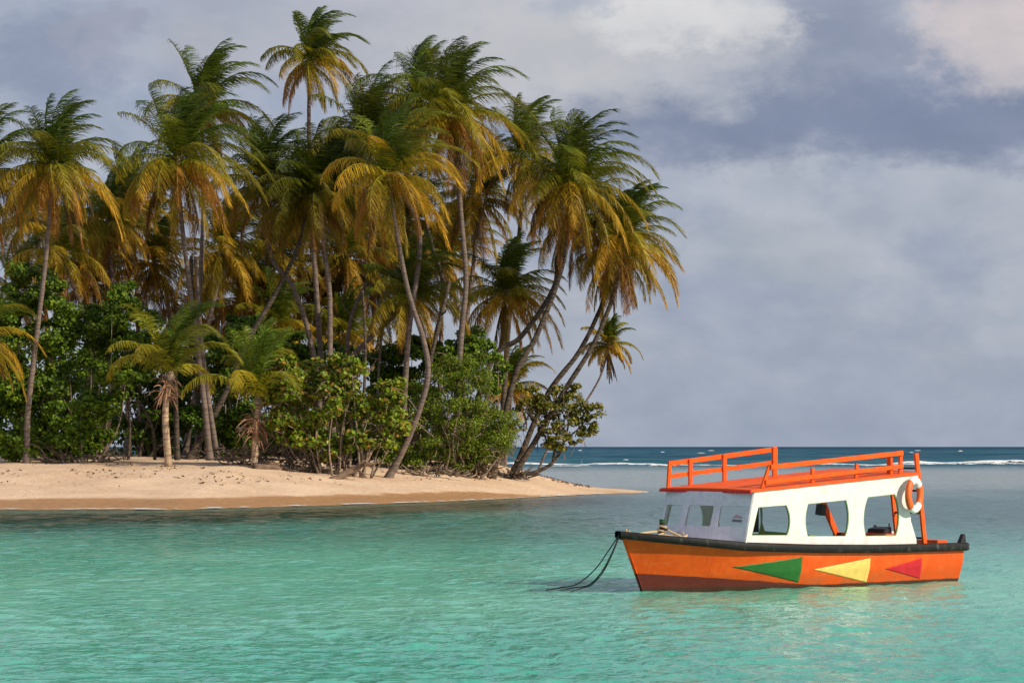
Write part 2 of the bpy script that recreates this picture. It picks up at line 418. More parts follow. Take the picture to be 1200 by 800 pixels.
# small whitecaps on the open sea
A_ = Acc(); rng = np.random.default_rng(5)
for k in range(12):
    Y = rng.uniform(560, 2600); X = rng.uniform(-.05, .18)*Y
    w = rng.uniform(.5, 1.6)*Y/900; hgt = rng.uniform(.10, .25)*Y/1200+.08
    xs = np.linspace(-w, w, 7); pr = 1-(xs/w)**2
    V = np.concatenate([np.stack([X+xs, np.full(7, Y-1), np.zeros(7)], -1), np.stack([X+xs, np.full(7, Y), pr*hgt], -1), np.stack([X+xs, np.full(7, Y+1.5), np.zeros(7)], -1)])
    j = np.arange(6); Q = np.concatenate([np.stack([j, j+1, 8+j, 7+j], -1), np.stack([7+j, 8+j, 15+j, 14+j], -1)])
    A_.add(V, Q, None, (1, 1, 1))
o = link_mesh('whitecaps', A_.mesh('whitecaps'), M['foam'], None, True); tag(o, kind='stuff', label='small whitecaps scattered over the open blue sea', cat='whitecaps')

# thin foam line where the water touches the sand
nx = 900; xs = np.linspace(-34, 9.0, nx)
w = 0.5*np.sin(xs*0.55)+0.35*np.sin(xs*1.3+1)
yf = np.interp(xs, SX, SY)+w*0.6
wd = 0.12+0.7*fbm(xs*.35, xs*0, 3)*ss(fbm(xs*.12, xs*0, 8), .3, .6)
V = np.concatenate([np.stack([xs, yf-wd, xs*0+.035], -1), np.stack([xs, yf+.45, xs*0+.055], -1)])
j = np.arange(nx-1); Q = np.stack([j, j+1, nx+j+1, nx+j], -1)
o = link_mesh('shore_foam', np_mesh('shore_foam', V, Q, None, np.full((2*nx, 3), .5)), M['foam']); tag(o, kind='structure')

# ------------------------------------------------------------------ palms
GREEN = np.array([0.115, 0.175, 0.009]); DKGREEN = np.array([0.034, 0.074, 0.007]); LIME = np.array([0.29, 0.285, 0.016])
GOLD = np.array([0.55, 0.345, 0.020]); AMBER = np.array([0.43, 0.185, 0.022]); BROWN = np.array([0.20, 0.095, 0.030]); GREYB = np.array([0.20, 0.13, 0.085])

def frond(acc, o, az, el, L, droop, wind, leaf, c0, c1, rng, hang=0.5, nst=78, narrow=1.0):
    d = np.array([math.cos(el)*math.cos(az), math.cos(el)*math.sin(az), math.sin(el)])
    p = np.array(o, float); P = [p.copy()]; D = []
    ds = L/nst
    for i in range(nst):
        t = i/nst
        d = d+np.array([0, 0, -1.0])*droop*ds*(0.15+1.5*t)+wind*ds*(0.2+1.2*t)
        d /= np.linalg.norm(d); D.append(d.copy()); p = p+d*ds; P.append(p.copy())
    P = np.array(P); D = np.array(D+[D[-1]])
    # rachis
    idx = np.arange(0, nst+1, 6)
    acc.tube(P[idx], np.linspace(0.055, 0.012, len(idx)), 3, (c0*0.8+np.array([.13, .10, .02])*0.8), cap=False)
    st = np.arange(6, nst+1); t = st/nst
    p = P[st]; T = D[st]
    side = np.cross(T, np.array([0, 0, 1.0])); nn = np.linalg.norm(side, axis=1)[:, None]
    side = np.where(nn > 0.15, side/(nn+1e-6), np.array([-math.sin(az), math.cos(az), 0])[None])
    nor = np.cross(side, T)
    ll = leaf*(np.clip(np.sin(np.pi*(0.16+0.78*t)), 0, 1)**0.6)
    col = c0[None]*(1-t[:, None])+c1[None]*t[:, None]
    for sg in (-1, 1):
        n = len(st)
        r = rng.standard_normal((n, 3))*0.09+rng.standard_normal((1, 3))*.06
        l0 = side*sg*(0.72*narrow)+T*(0.45+0.35*t[:, None])+nor*0.20*max(0, 1-hang)+r+wind[None]*1.3+np.array([[0, 0, -.45*hang]])
        l0 /= np.linalg.norm(l0, axis=1)[:, None]
        l1 = l0*.8+np.array([0, 0, -1.0])*(hang*(0.6+0.7*rng.random((n, 1))))*1.15+wind[None]*4.0+rng.standard_normal((n, 3))*.08
        l1 /= np.linalg.norm(l1, axis=1)[:, None]
        Ln = (ll*rng.uniform(0.8, 1.12, n))[:, None]
        W = 0.027*(1.15-0.4*t)[:, None]
        wv = T*0.8+nor*rng.uniform(-.7, .7, (n, 1)); wv /= np.linalg.norm(wv, axis=1)[:, None]
        m = p+l0*Ln*0.42; e = m+l1*Ln*0.58
        V = np.stack([p-wv*W*.8, p+wv*W*.8, m+wv*W, m-wv*W, e+wv*W*.25, e-wv*W*.25], 1).reshape(-1, 3)
        b = np.arange(n)[:, None]*6
        Q = np.concatenate([b+np.array([[0, 1, 2, 3]]), b+np.array([[3, 2, 4, 5]])])
        cj = col*(rng.uniform(0.75, 1.25, (n, 1)))
        C = np.repeat(cj, 6, 0)
        C[4::6] = C[4::6]*0.7+(c1*0.9+AMBER*0.2)*0.28; C[5::6] = C[4::6]
        acc.add(V, Q, None, C)

WIND = np.array([1.0, 0.25, 0.0])
def crown(acc, dead, o, L, ng, ngold, ndead, rng, wind=0.12, tone=1.0, top=1.0, leaf=0.95, facing=True):
    L = L*1.08; leaf = leaf*1.25; ng = int(ng*1.5); ngold = int(ngold*1.15); ndead = int(ndead*.95)
    o = np.array(o, float)
    N1 = ng+ngold
    for k in range(N1):
        u = k/max(1, N1-1)                                 # 0 = youngest, upright; 1 = oldest
        az = k*2.399963+rng.normal(0, .3)
        el = math.radians(88-104*u**1.15*top+rng.normal(0, 7))
        m0 = np.clip(rng.normal(.35, .3), 0, 1)
        if k < ng:
            w = k/max(1, ng); mixv = np.clip(w*1.0+rng.normal(-.3, .22), 0, 1)
            c0 = (DKGREEN*(1-m0)+GREEN*m0)*(1-mixv)+LIME*0.75*mixv
            c1 = c0*(1-.7*max(0, w-.5))+GOLD*.7*max(0, w-.5)
        else:
            mm = np.clip((k-ng)/max(1, ngold)+rng.normal(-.1, .35), 0, 1); c0 = (LIME*0.6+GREEN*.5)*(1-mm)+GOLD*mm*0.8; c1 = GOLD*(1-rng.random()*.6)*.9+AMBER*rng.random()*.4
        Lk = L*(0.88+0.22*min(1, u*2))*rng.uniform(.85, 1.1)
        Lk *= 1+.12*math.cos(az)
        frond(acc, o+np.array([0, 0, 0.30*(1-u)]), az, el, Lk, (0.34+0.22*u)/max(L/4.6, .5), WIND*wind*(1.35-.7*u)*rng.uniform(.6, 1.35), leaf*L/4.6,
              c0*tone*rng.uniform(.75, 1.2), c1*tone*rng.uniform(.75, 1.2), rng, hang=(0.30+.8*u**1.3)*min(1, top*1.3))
    for k in range(ndead):
        az = k*2.399963+rng.normal(0, .4); u = k/max(1, ndead)
        el = math.radians(5-70*u+rng.normal(0, 9))
        m1 = rng.random()
        c0 = (GOLD*(1-m1)+AMBER*m1)*(1-.5*u)+BROWN*.5*u; c1 = AMBER*(1-m1*.7)+BROWN*m1*.7
        if rng.random() < .45: c0 = LIME*.5+GOLD*.25; c1 = c0*.6+GOLD*.3
        if rng.random() < .25: c0 = c0*.45; c1 = BROWN*.7
        frond(dead, o+np.array([0, 0, -.15-.3*u]), az, el, L*rng.uniform(.75, 1.0), 0.75/max(L/4.6, .5), WIND*wind*.35*rng.uniform(.3, 1.2), leaf*.9*L/4.6,
              c0*tone*rng.uniform(.7, 1.15), c1*tone*rng.uniform(.7, 1.15), rng, hang=1.3, narrow=.8)

PALM_COUNT = [0]
def palm(label, Y, cr, trunk, L, ng=16, ngold=9, ndead=10, wind=0.13, tone=1.0, seed=None, tr=(0.19, 0.115), bark='trunk', group='tall coconut palms of the grove', nuts=0, cat='palm tree', Yc=None, leaf=.95, top=1.0, name='coconut_palm', skirt=0):
    PALM_COUNT[0] += 1
    rng = np.random.default_rng(seed if seed is not None else 100+PALM_COUNT[0])
    Yc = Yc or Y
    # trunk points go crown -> base; the last one is planted in the ground
    allp = [cr]+list(trunk)
    n = len(allp)
    W = []
    for i, (px, py) in enumerate(allp):
        yy = Yc+(Y-Yc)*i/(n-1)
        W.append(np.array(at(px, py, yy)))
    gz = float(ground_h(W[-1][0], Y)); W[-1][2] = gz-0.35
    base = Vector((W[-1][0], Y, gz))
    W = [w-np.array(base) for w in W]
    root = empty(name, base, label, cat, group)
    P = catmull(W[::-1], 40)
    a = Acc(); r = np.interp(np.linspace(0, 1, len(P)), [0, .04, .12, 1], [tr[0]*1.75, tr[0]*1.2, tr[0], tr[1]])
    a.tube(P, r, 10, None, 0.03, rng)
    link_mesh('trunk', a.mesh('trunk'), M[bark], root, True)
    top_ = P[-1]
    g = Acc(); d = Acc()
    crown(g, d, top_, L, ng, ngold, ndead, rng, wind, tone, top, leaf)
    for q in range(skirt):
        az_ = rng.uniform(0, 6.28); cc = (BROWN*.8+np.array([.05, .02, .02]))*rng.uniform(.5, 1.1)
        frond(d, top_+np.array([0, 0, -.3]), az_, math.radians(-78+rng.normal(0, 5)), L*rng.uniform(.7, 1.0), .35, WIND*.02, .45, cc, cc*.8, rng, hang=1.6, narrow=.35)
    # crown shaft of old leaf bases
    sh = Acc(); sh.tube([top_+np.array([0, 0, -.5]), top_+np.array([0, 0, -.05]), top_+np.array([0, 0, .45])], [tr[1]*1.05, tr[1]*1.9, .06], 8, None, .12, rng)
    link_mesh('crown_shaft', sh.mesh('crown_shaft'), M['branch'], root, True)
    link_mesh('crown', g.mesh('crown'), M['frond'], root)
    if ndead: link_mesh('hanging_fronds', d.mesh('hanging_fronds'), M['frond'], root)
    if nuts:
        k = Acc()
        for i in range(nuts):
            th = rng.uniform(0, 6.28); c = top_+np.array([math.cos(th)*.32, math.sin(th)*.32, -.35+rng.uniform(-.2, .1)])
            s_ = np.linspace(-1, 1, 6); k.tube([c+np.array([0, 0, .16*v]) for v in s_], [.13*math.sqrt(max(0.02, 1-v*v)) for v in s_], 8, None)
        link_mesh('coconuts', k.mesh('coconuts'), M['nut'], root, True)
    return root
M['nut'] = paint('coconut_husk', (0.17, 0.13, 0.04), .5, (.1, .07, .03), .4)

PALMS = [
 ('low olive palm half buried in leaves above the second short palm', 202, (322, 382), [(322, 430), (325, 530)], 3.6, 12, 8, 5, dict(seed=80)),
 ('low green-gold palm above the sea grape, left of the bright gap', 203, (404, 392), [(402, 440), (400, 530)], 3.4, 12, 8, 5, dict(seed=81)),
 ('golden palm deep in the grove below the leftmost green crown', 212, (40, 250), [(48, 330), (60, 420), (60, 530)], 5.0, 9, 14, 14, dict(seed=60)),
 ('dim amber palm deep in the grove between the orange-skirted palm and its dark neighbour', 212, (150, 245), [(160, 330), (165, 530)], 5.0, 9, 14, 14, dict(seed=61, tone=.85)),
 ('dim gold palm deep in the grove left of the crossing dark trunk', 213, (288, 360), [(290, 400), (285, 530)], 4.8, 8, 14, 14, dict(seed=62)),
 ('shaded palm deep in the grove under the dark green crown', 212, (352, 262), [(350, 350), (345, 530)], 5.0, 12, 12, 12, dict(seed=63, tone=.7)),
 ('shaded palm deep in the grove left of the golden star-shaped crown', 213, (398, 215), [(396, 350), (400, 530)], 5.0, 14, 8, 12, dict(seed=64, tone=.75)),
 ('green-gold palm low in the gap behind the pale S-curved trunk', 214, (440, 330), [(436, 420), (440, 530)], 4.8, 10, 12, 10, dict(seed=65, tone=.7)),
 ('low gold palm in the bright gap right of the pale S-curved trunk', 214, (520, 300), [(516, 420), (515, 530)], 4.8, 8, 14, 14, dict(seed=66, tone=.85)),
 ('orange palm deep in the grove above the left broadleaf tree', 213, (110, 330), [(112, 420), (115, 530)], 4.8, 7, 14, 12, dict(seed=67)),
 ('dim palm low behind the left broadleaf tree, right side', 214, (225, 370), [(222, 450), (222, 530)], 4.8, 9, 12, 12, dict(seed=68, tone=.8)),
 # label, Y, crown px, trunk px..., L, (green, gold, dead), kwargs
 ('coconut palm with slim straight pale trunk standing alone at far left of beach', 177, (62, 196), [(54, 300), (42, 400), (33, 480), (31, 543)], 4.4, 17, 9, 15, {}),
 ('big orange-skirted palm above the short young palm, trunk running down to the sand behind it', 182, (208, 190), [(213, 260), (224, 350), (238, 460), (247, 540)], 4.9, 20, 8, 22, {}),
 ('palm whose green crown tops the left cluster, directly behind the big orange-skirted palm', 200, (236, 128), [(238, 250), (232, 400), (232, 530)], 4.7, 18, 9, 10, {}),
 ('tallest palm, small wind-blown crown high above all others on a thin trunk', 196, (364, 70), [(362, 130), (364, 230), (372, 360), (385, 530)], 3.6, 16, 8, 7, dict(wind=.20, tr=(.2, .1), seed=7)),
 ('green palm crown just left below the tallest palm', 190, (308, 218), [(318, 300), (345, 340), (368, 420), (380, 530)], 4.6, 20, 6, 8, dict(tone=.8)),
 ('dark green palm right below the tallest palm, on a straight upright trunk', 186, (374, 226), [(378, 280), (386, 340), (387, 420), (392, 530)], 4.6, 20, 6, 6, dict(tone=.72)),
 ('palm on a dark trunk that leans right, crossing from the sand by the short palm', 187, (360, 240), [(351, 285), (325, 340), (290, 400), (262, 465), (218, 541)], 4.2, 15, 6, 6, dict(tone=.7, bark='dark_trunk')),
 ('golden star-shaped palm crown in the centre, on a pale S-curved trunk', 176, (455, 206), [(464, 265), (478, 340), (498, 405), (500, 450), (478, 515), (452, 548)], 4.6, 10, 16, 14, dict(seed=21, top=1.05)),
 ('green domed palm crown rising behind the golden star-shaped crown', 188, (432, 172), [(480, 240), (492, 290), (478, 400), (470, 530)], 4.7, 22, 5, 4, dict(tone=.85)),
 ('high bushy palm right of centre with long brown skirt around its pale trunk', 184, (527, 135), [(536, 200), (541, 260), (546, 330), (540, 400), (530, 520)], 4.7, 22, 10, 22, dict(skirt=3)),
 ('palm crown half hidden behind the left side of the high bushy palm', 198, (490, 120), [(500, 260), (520, 340), (505, 420), (490, 530)], 4.4, 16, 6, 5, dict(bark='dark_trunk')),
 ('orange-tinged palm crown between the high bushy palm and the big seaward palm', 204, (612, 186), [(611, 240), (606, 300), (596, 380), (585, 530)], 4.4, 11, 12, 13, dict(bark='dark_trunk')),
 ('big round seaward palm with full skirt, on a dark trunk curving up from the shrubs', 186, (668, 214), [(664, 285), (652, 335), (628, 395), (602, 445), (575, 520)], 4.8, 22, 10, 18, dict(bark='dark_trunk', seed=31, skirt=4)),
 ('outermost big palm leaning far right over the water', 190, (728, 282), [(722, 335), (697, 400), (660, 460), (625, 520), (596, 545)], 4.1, 17, 12, 16, dict(bark='dark_trunk', seed=33, skirt=4)),
 ('palm with its crown tucked behind the outermost one, trunk leaning parallel beside it', 195, (722, 300), [(708, 350), (680, 410), (640, 465), (600, 535)], 4.0, 8, 10, 14, dict(bark='dark_trunk', seed=34)),
 ('palm whose strongly bowed trunk sweeps up behind the big round seaward palm', 192, (676, 255), [(658, 305), (645, 345), (610, 395), (575, 425), (535, 530)], 4.2, 8, 10, 14, dict(bark='dark_trunk', seed=35)),
 ('small palm with a brown hanging skirt of dead fronds, rightmost crown over open water', 206, (712, 406), [(708, 428), (698, 452), (676, 485), (645, 520), (625, 548)], 2.2, 8, 10, 3, dict(skirt=9, tr=(.08, .06), seed=36, group='small palms of the grove')),
 ('mid-height green and gold palm in the gap below the big round seaward palm', 196, (592, 345), [(588, 400), (570, 470), (560, 530)], 4.0, 15, 12, 12, dict(seed=37)),
 ('low dark green palm crown right of the pale S-curved trunk base, on a leaning trunk', 190, (482, 348), [(460, 372), (425, 405), (398, 440), (370, 530)], 4.0, 17, 8, 6, dict(seed=38)),
 ('palm at left edge whose gold fronds droop low beside the dark shrubs', 176, (-32, 400), [(-36, 450), (-38, 545)], 3.6, 9, 10, 9, dict(seed=39)),
 ('tall palm cut by the left edge of the view, orange fronds reaching in', 180, (-22, 205), [(-28, 300), (-40, 545)], 4.4, 12, 10, 14, dict(seed=40)),
 ('golden palm crown behind and between the two leftmost tall palms', 205, (128, 262), [(132, 330), (148, 400), (150, 530)], 4.6, 10, 14, 16, dict(seed=41)),
 ('ragged orange palm low behind the leftmost tall palm', 203, (72, 300), [(84, 330), (105, 400), (100, 530)], 4.4, 8, 12, 14, dict(seed=42)),
 ('golden-brown palm filling the gap under the green crown left of the tallest palm', 204, (262, 295), [(256, 330), (240, 400), (215, 530)], 4.6, 8, 14, 16, dict(seed=43)),
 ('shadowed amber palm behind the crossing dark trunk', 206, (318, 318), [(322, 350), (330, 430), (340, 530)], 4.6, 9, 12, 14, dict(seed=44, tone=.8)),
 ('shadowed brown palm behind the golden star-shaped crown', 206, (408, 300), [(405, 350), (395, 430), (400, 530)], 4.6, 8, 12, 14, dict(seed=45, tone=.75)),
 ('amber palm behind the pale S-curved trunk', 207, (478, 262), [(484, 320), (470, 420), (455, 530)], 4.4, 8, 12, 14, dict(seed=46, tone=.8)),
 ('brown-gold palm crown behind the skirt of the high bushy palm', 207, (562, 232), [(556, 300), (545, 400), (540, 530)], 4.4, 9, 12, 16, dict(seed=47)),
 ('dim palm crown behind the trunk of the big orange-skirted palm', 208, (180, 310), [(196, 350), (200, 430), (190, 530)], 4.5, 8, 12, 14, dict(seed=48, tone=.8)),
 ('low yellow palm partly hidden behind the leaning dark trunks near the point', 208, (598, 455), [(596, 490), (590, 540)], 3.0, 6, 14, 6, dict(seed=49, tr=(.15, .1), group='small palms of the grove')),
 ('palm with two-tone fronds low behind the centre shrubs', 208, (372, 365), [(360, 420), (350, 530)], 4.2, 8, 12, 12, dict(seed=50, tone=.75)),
 ('low gold palm behind the leaf-covered left shrubs', 208, (20, 345), [(22, 420), (25, 530)], 4.2, 10, 10, 10, dict(seed=51)),
]
for (lab, Y, cr, tk, L, g_, go_, de_, kw) in PALMS:
    palm(lab, Y, cr, tk, L, g_, go_, de_, **kw)

# two short young palms on the sand, with a ruff of cut dead stalks
def young_palm(label, Y, cr, trunk, L, seed, stalk_px, ng=14, tr=(.22, .17), big=1.0):
    r = palm(label, Y, cr, trunk, L, ng, 0, 0, wind=.10, seed=seed, tr=tr, bark='young_trunk', group='short young palms at the top of the beach', nuts=0, top=.44, leaf=.80, tone=1.35, name='young_coconut_palm')
    rng = np.random.default_rng(seed)
    a = Acc(); o = np.array(at(stalk_px[0], stalk_px[1], Y)-Vector(r.location))
    for k in range(int(52*big)):
        az = k*2.4; el = math.radians(rng.uniform(-60, 65)); l = rng.uniform(.5, 1.25)*big
        d = np.array([math.cos(el)*math.cos(az), math.cos(el)*math.sin(az), math.sin(el)])
        p0 = o+np.array([0, 0, rng.uniform(-.5, .6)]); p1 = p0+d*l*.6; p2 = p1+(d+np.array([0, 0, -.8]))*l*.4
        a.tube(catmull([p0, p1, p2], 6), [.06, .05, .045, .04, .03, .015][:len(catmull([p0, p1, p2], 6))], 4, GREYB*rng.uniform(.8, 2.2)+np.array([.08, .03, .01]))
    link_mesh('dead_stalks', a.mesh('dead_stalks'), M['frond'], r)
    return r
young_palm('short young palm, green fan of fronds over dead stalks and a pale ringed trunk', 174, (199, 440), [(194, 480), (195, 510), (198, 543)], 4.6, 71, (195, 456), 12)
young_palm('short young palm with drooping fronds above grey dead stalks, left of the centre shrub', 174, (304, 470), [(300, 500), (298, 547)], 4.8, 72, (300, 500), 11, (.2, .16), 1.2)

# ------------------------------------------------------------------ broadleaf shrubs and trees
def leaves(acc, C, n, size, pal, rng, spread, shape='round', up=0.5):
    C = np.asarray(C); k = rng.integers(0, len(C), n)
    off = rng.standard_normal((n, 3)); off /= np.linalg.norm(off, axis=1)[:, None]; off *= (rng.random((n, 1))**.45)
    P = C[k]+off*spread[k]
    nr = off*.8+rng.standard_normal((n, 3))*.55+np.array([0.2, -.25, up]); nr /= np.linalg.norm(nr, axis=1)[:, None]
    a = np.cross(nr, rng.standard_normal((n, 3))); a /= np.linalg.norm(a, axis=1)[:, None]; b = np.cross(nr, a)
    s = size*rng.uniform(.6, 1.25, (n, 1))
    if shape == 'round':
        V = np.stack([P-a*s, P-a*s*.45-b*s*.85, P+a*s*.55-b*s*.8, P+a*s, P+a*s*.55+b*s*.8, P-a*s*.45+b*s*.85], 1)
        V[:, [1, 2, 4, 5]] += (nr*s*.25)[:, None]
        V = V.reshape(-1, 3); base = np.arange(n)[:, None]*6
        Q = np.concatenate([base+np.array([[0, 1, 2, 3]]), base+np.array([[0, 3, 4, 5]])]); m = 6
    else:
        V = np.stack([P-a*s*1.2, P-b*s*.42, P+a*s*1.2, P+b*s*.42], 1); V[:, [1, 3]] += (nr*s*.15)[:, None]
        V = V.reshape(-1, 3); Q = np.arange(n)[:, None]*4+np.array([[0, 1, 2, 3]]); m = 4
    pal = np.array(pal); col = pal[rng.integers(0, len(pal), n)]*rng.uniform(.65, 1.3, (n, 1))
    kk = rng.uniform(.75, 1.25, len(C))[k][:, None]
    acc.add(V, Q, None, np.repeat(col*kk, m, 0))

def shrub(name, label, cat, base_px, Y, blobs, n, size, pal, seed, shape='round', clump=.55, ncl=60, stems=14, branch='branch', group=None, depth=1.0, twigs=0):
    """blobs: (px, py, rx_px, ry_px) ellipses of foliage at distance Y"""
    rng = np.random.default_rng(seed)
    b = at(base_px[0], base_px[1], Y); gz = float(ground_h(b.x, Y)); base = Vector((b.x, Y, gz))
    root = empty(name, base, label, cat, group)
    C = []
    area = np.array([rx*ry for _, _, rx, ry in blobs], float); area /= area.sum()
    for (px, py, rx, ry), fr in zip(blobs, area):
        c = np.array(at(px, py, Y)-base); R = np.array([rx, 0, ry])*Y/F; R[1] = min(R[0], R[2]*1.1)*depth
        k = max(3, int(ncl*fr)); v = rng.standard_normal((k, 3)); v /= np.linalg.norm(v, axis=1)[:, None]; v *= rng.random((k, 1))**.38
        C.append(c+v*R*.92)
    C = np.concatenate(C); C[:, 2] = np.maximum(C[:, 2], .25)
    spread = np.stack([rng.uniform(.5, 1.3, len(C))*clump]*3, -1); spread[:, 2] *= .62
    a = Acc(); leaves(a, C, n, size, pal, rng, spread, shape)
    link_mesh('foliage', a.mesh('foliage'), M['leaf'], root)
    t = Acc()
    for k in range(stems):
        e = C[rng.integers(0, len(C))]; s0 = np.array([rng.normal(0, .5)+e[0]*.35, rng.normal(0, .4), -.15])
        mid = s0*.5+e*.5+rng.standard_normal(3)*.35; mid[2] = abs(mid[2])
        P = catmull([s0, mid, e], 12); t.tube(P, np.linspace(.075, .018, len(P)), 6, None)
    for k in range(twigs):
        e = C[rng.integers(0, len(C))]; s0 = e+rng.standard_normal(3)*np.array([.6, .5, .5])-np.array([0, 0, .5]); s0[2] = max(s0[2], 0)
        P = catmull([s0, (s0+e)/2+rng.standard_normal(3)*.15, e+rng.standard_normal(3)*.3], 6); t.tube(P, np.linspace(.03, .012, len(P)), 4, None)
    link_mesh('branches', t.mesh('branches'), M[branch], root, True)
    return root
DG = [(.04, .085, .008), (.06, .12, .010), (.085, .155, .012), (.11, .19, .015)]
MG = [(.09, .17, .010), (.14, .23, .013), (.19, .27, .016), (.06, .12, .010)]
YG = [(.16, .24, .014), (.24, .31, .02), (.11, .18, .012), (.28, .31, .025), (.08, .14, .01), (.17, .25, .02), (.30, .17, .03)]
OL = [(.14, .16, .02), (.20, .20, .025), (.09, .11, .018), (.25, .20, .03)]
shrub('sea_almond_tree', 'large glossy green broadleaf tree behind the leftmost straight palm trunk', 'tree', (95, 540), 184,
      [(30, 350, 60, 45), (95, 400, 60, 55), (60, 470, 70, 50), (140, 370, 45, 45), (60, 515, 60, 30), (10, 420, 40, 80)], 42000, .10, DG+MG+MG, 201, clump=.75, ncl=230, stems=26)
shrub('broadleaf_shrub', 'leafy bright green shrub low at left, between the straight trunk and the short palm', 'shrub', (95, 541), 178,
      [(110, 480, 42, 24), (85, 515, 50, 22), (140, 445, 30, 22), (20, 520, 30, 25)], 13000, .095, MG, 202, clump=.6, ncl=60, stems=16)
shrub('broadleaf_shrub', 'dark shrub behind the short young palm with the ringed trunk', 'shrub', (190, 541), 192,
      [(150, 430, 50, 50), (205, 470, 45, 50), (170, 500, 60, 22)], 17000, .11, DG, 203, clump=.8, ncl=80, stems=22, branch='dark_trunk')
shrub('broadleaf_shrub', 'dark leafy shrub between the twin trunks and the second short palm', 'shrub', (275, 541), 190,
      [(268, 420, 38, 50), (290, 400, 35, 40), (285, 500, 45, 38), (240, 500, 15, 20)], 17000, .10, DG+MG[:2], 204, clump=.7, ncl=80, stems=18)
shrub('sea_grape_shrub', 'yellow-green sea grape with big round leaves in the middle of the beach edge', 'shrub', (400, 552), 174,
      [(345, 455, 30, 30), (400, 470, 50, 36), (445, 480, 36, 36), (395, 435, 40, 22), (425, 515, 38, 22), (360, 500, 40, 28), (330, 480, 22, 35), (465, 490, 18, 18), (330, 435, 24, 20), (455, 455, 20, 18), (375, 525, 34, 14)], 15000, .108, YG, 205, clump=.6, ncl=190, stems=34, twigs=260)
shrub('leafy_shrub', 'dense fine-leaved olive green shrub right of the pale S-curved trunk', 'shrub', (540, 556), 184,
      [(530, 460, 52, 40), (500, 505, 45, 38), (565, 500, 44, 42), (545, 435, 30, 30), (520, 535, 60, 18), (575, 525, 26, 22), (470, 535, 22, 18), (590, 500, 20, 22)], 46000, .078, MG+OL[:2]+YG[:1], 206, 'long', .62, 300, 26, twigs=160)
shrub('leafy_shrub', 'dark green shrub hump behind the dense fine-leaved olive one', 'shrub', (480, 545), 193,
      [(495, 425, 42, 42), (460, 440, 30, 50), (545, 420, 25, 28)], 20000, .10, DG+MG[:1], 207, clump=.7, ncl=80, stems=14, branch='dark_trunk')
shrub('broadleaf_shrub', 'dark undergrowth shrub behind the yellow-green sea grape', 'shrub', (390, 545), 186,
      [(340, 510, 40, 34), (400, 510, 60, 36), (460, 515, 35, 30), (330, 450, 30, 30)], 16000, .10, DG+MG[:2], 208, clump=.7, ncl=80, stems=24, branch='dark_trunk')
shrub('broadleaf_shrub', 'tall shaded shrub filling the middle of the grove behind the second short palm', 'shrub', (330, 545), 198,
      [(300, 400, 34, 34), (345, 415, 40, 34), (395, 425, 36, 26), (330, 450, 40, 34), (395, 455, 30, 20)], 15000, .11, DG+MG[:1], 220, clump=.7, ncl=100, stems=12, branch='dark_trunk')
shrub('leafy_shrub', 'small green shrub with light leaves above the olive shrub, against the sky', 'shrub', (560, 545), 189,
      [(555, 405, 22, 28), (525, 415, 22, 20), (580, 440, 20, 25)], 6000, .10, MG, 209, clump=.5, ncl=40, stems=10)
# the leaning shore tree at the point
shr = shrub('shore_tree', 'sparse small-leaved tree leaning over the sandy point at right of the grove', 'tree', (612, 556), 190,
      [(640, 485, 26, 28), (672, 470, 34, 24), (668, 500, 36, 22), (690, 490, 18, 24), (622, 470, 24, 26), (600, 500, 18, 18), (655, 520, 22, 10)], 6500, .085, OL, 210, clump=.42, ncl=130, stems=0, twigs=90, depth=.8)
t = Acc(); b0 = Vector(shr.location)
def rel(px, py, Y=190): return np.array(at(px, py, Y)-b0)
for pts, r0, r1 in [([(606, 556), (628, 553), (650, 540), (662, 515), (668, 490)], .16, .05), ([(648, 541), (652, 510), (655, 480), (650, 455)], .09, .03),
                    ([(655, 532), (640, 515), (632, 490)], .07, .03), ([(662, 515), (680, 500), (694, 480)], .06, .02), ([(655, 500), (672, 478), (680, 460)], .05, .02),
                    ([(632, 500), (615, 480), (605, 465)], .05, .02), ([(632, 495), (630, 520), (630, 530)], .04, .02)]:
    P = catmull([rel(*p) for p in pts], 20); P[:, 1] += np.linspace(0, .6, len(P)); t.tube(P, np.linspace(r0, r1, len(P)), 8, None, .05, np.random.default_rng(1))
link_mesh('trunk', t.mesh('trunk'), M['dark_trunk'], shr, True)
# far-off undergrowth closing the back of the grove
def undergrowth():
    rng = np.random.default_rng(77); a = Acc(); C = []
    for k in range(560):
        X = rng.uniform(-75, -1.5); Y = rng.uniform(212, 226); Yb = np.interp(X, BX, BY)-3
        if Y > Yb: Y = Yb-rng.random()*3
        hmax = 8.0 if X < -14 else 5.0
        if -20.3 < X < -18.2 : hmax = 1.2
        C.append((X, Y, float(ground_h(X, Y))+rng.random()**1.0*hmax))
    C = np.array(C); leaves(a, C, 46000, .17, DG+MG[:2], rng, np.full((len(C), 3), 1.25))
    o = link_mesh('undergrowth', a.mesh('undergrowth'), M['leaf']); tag(o, 'dark green undergrowth massed behind the palm trunks', 'undergrowth', kind='stuff')
undergrowth()

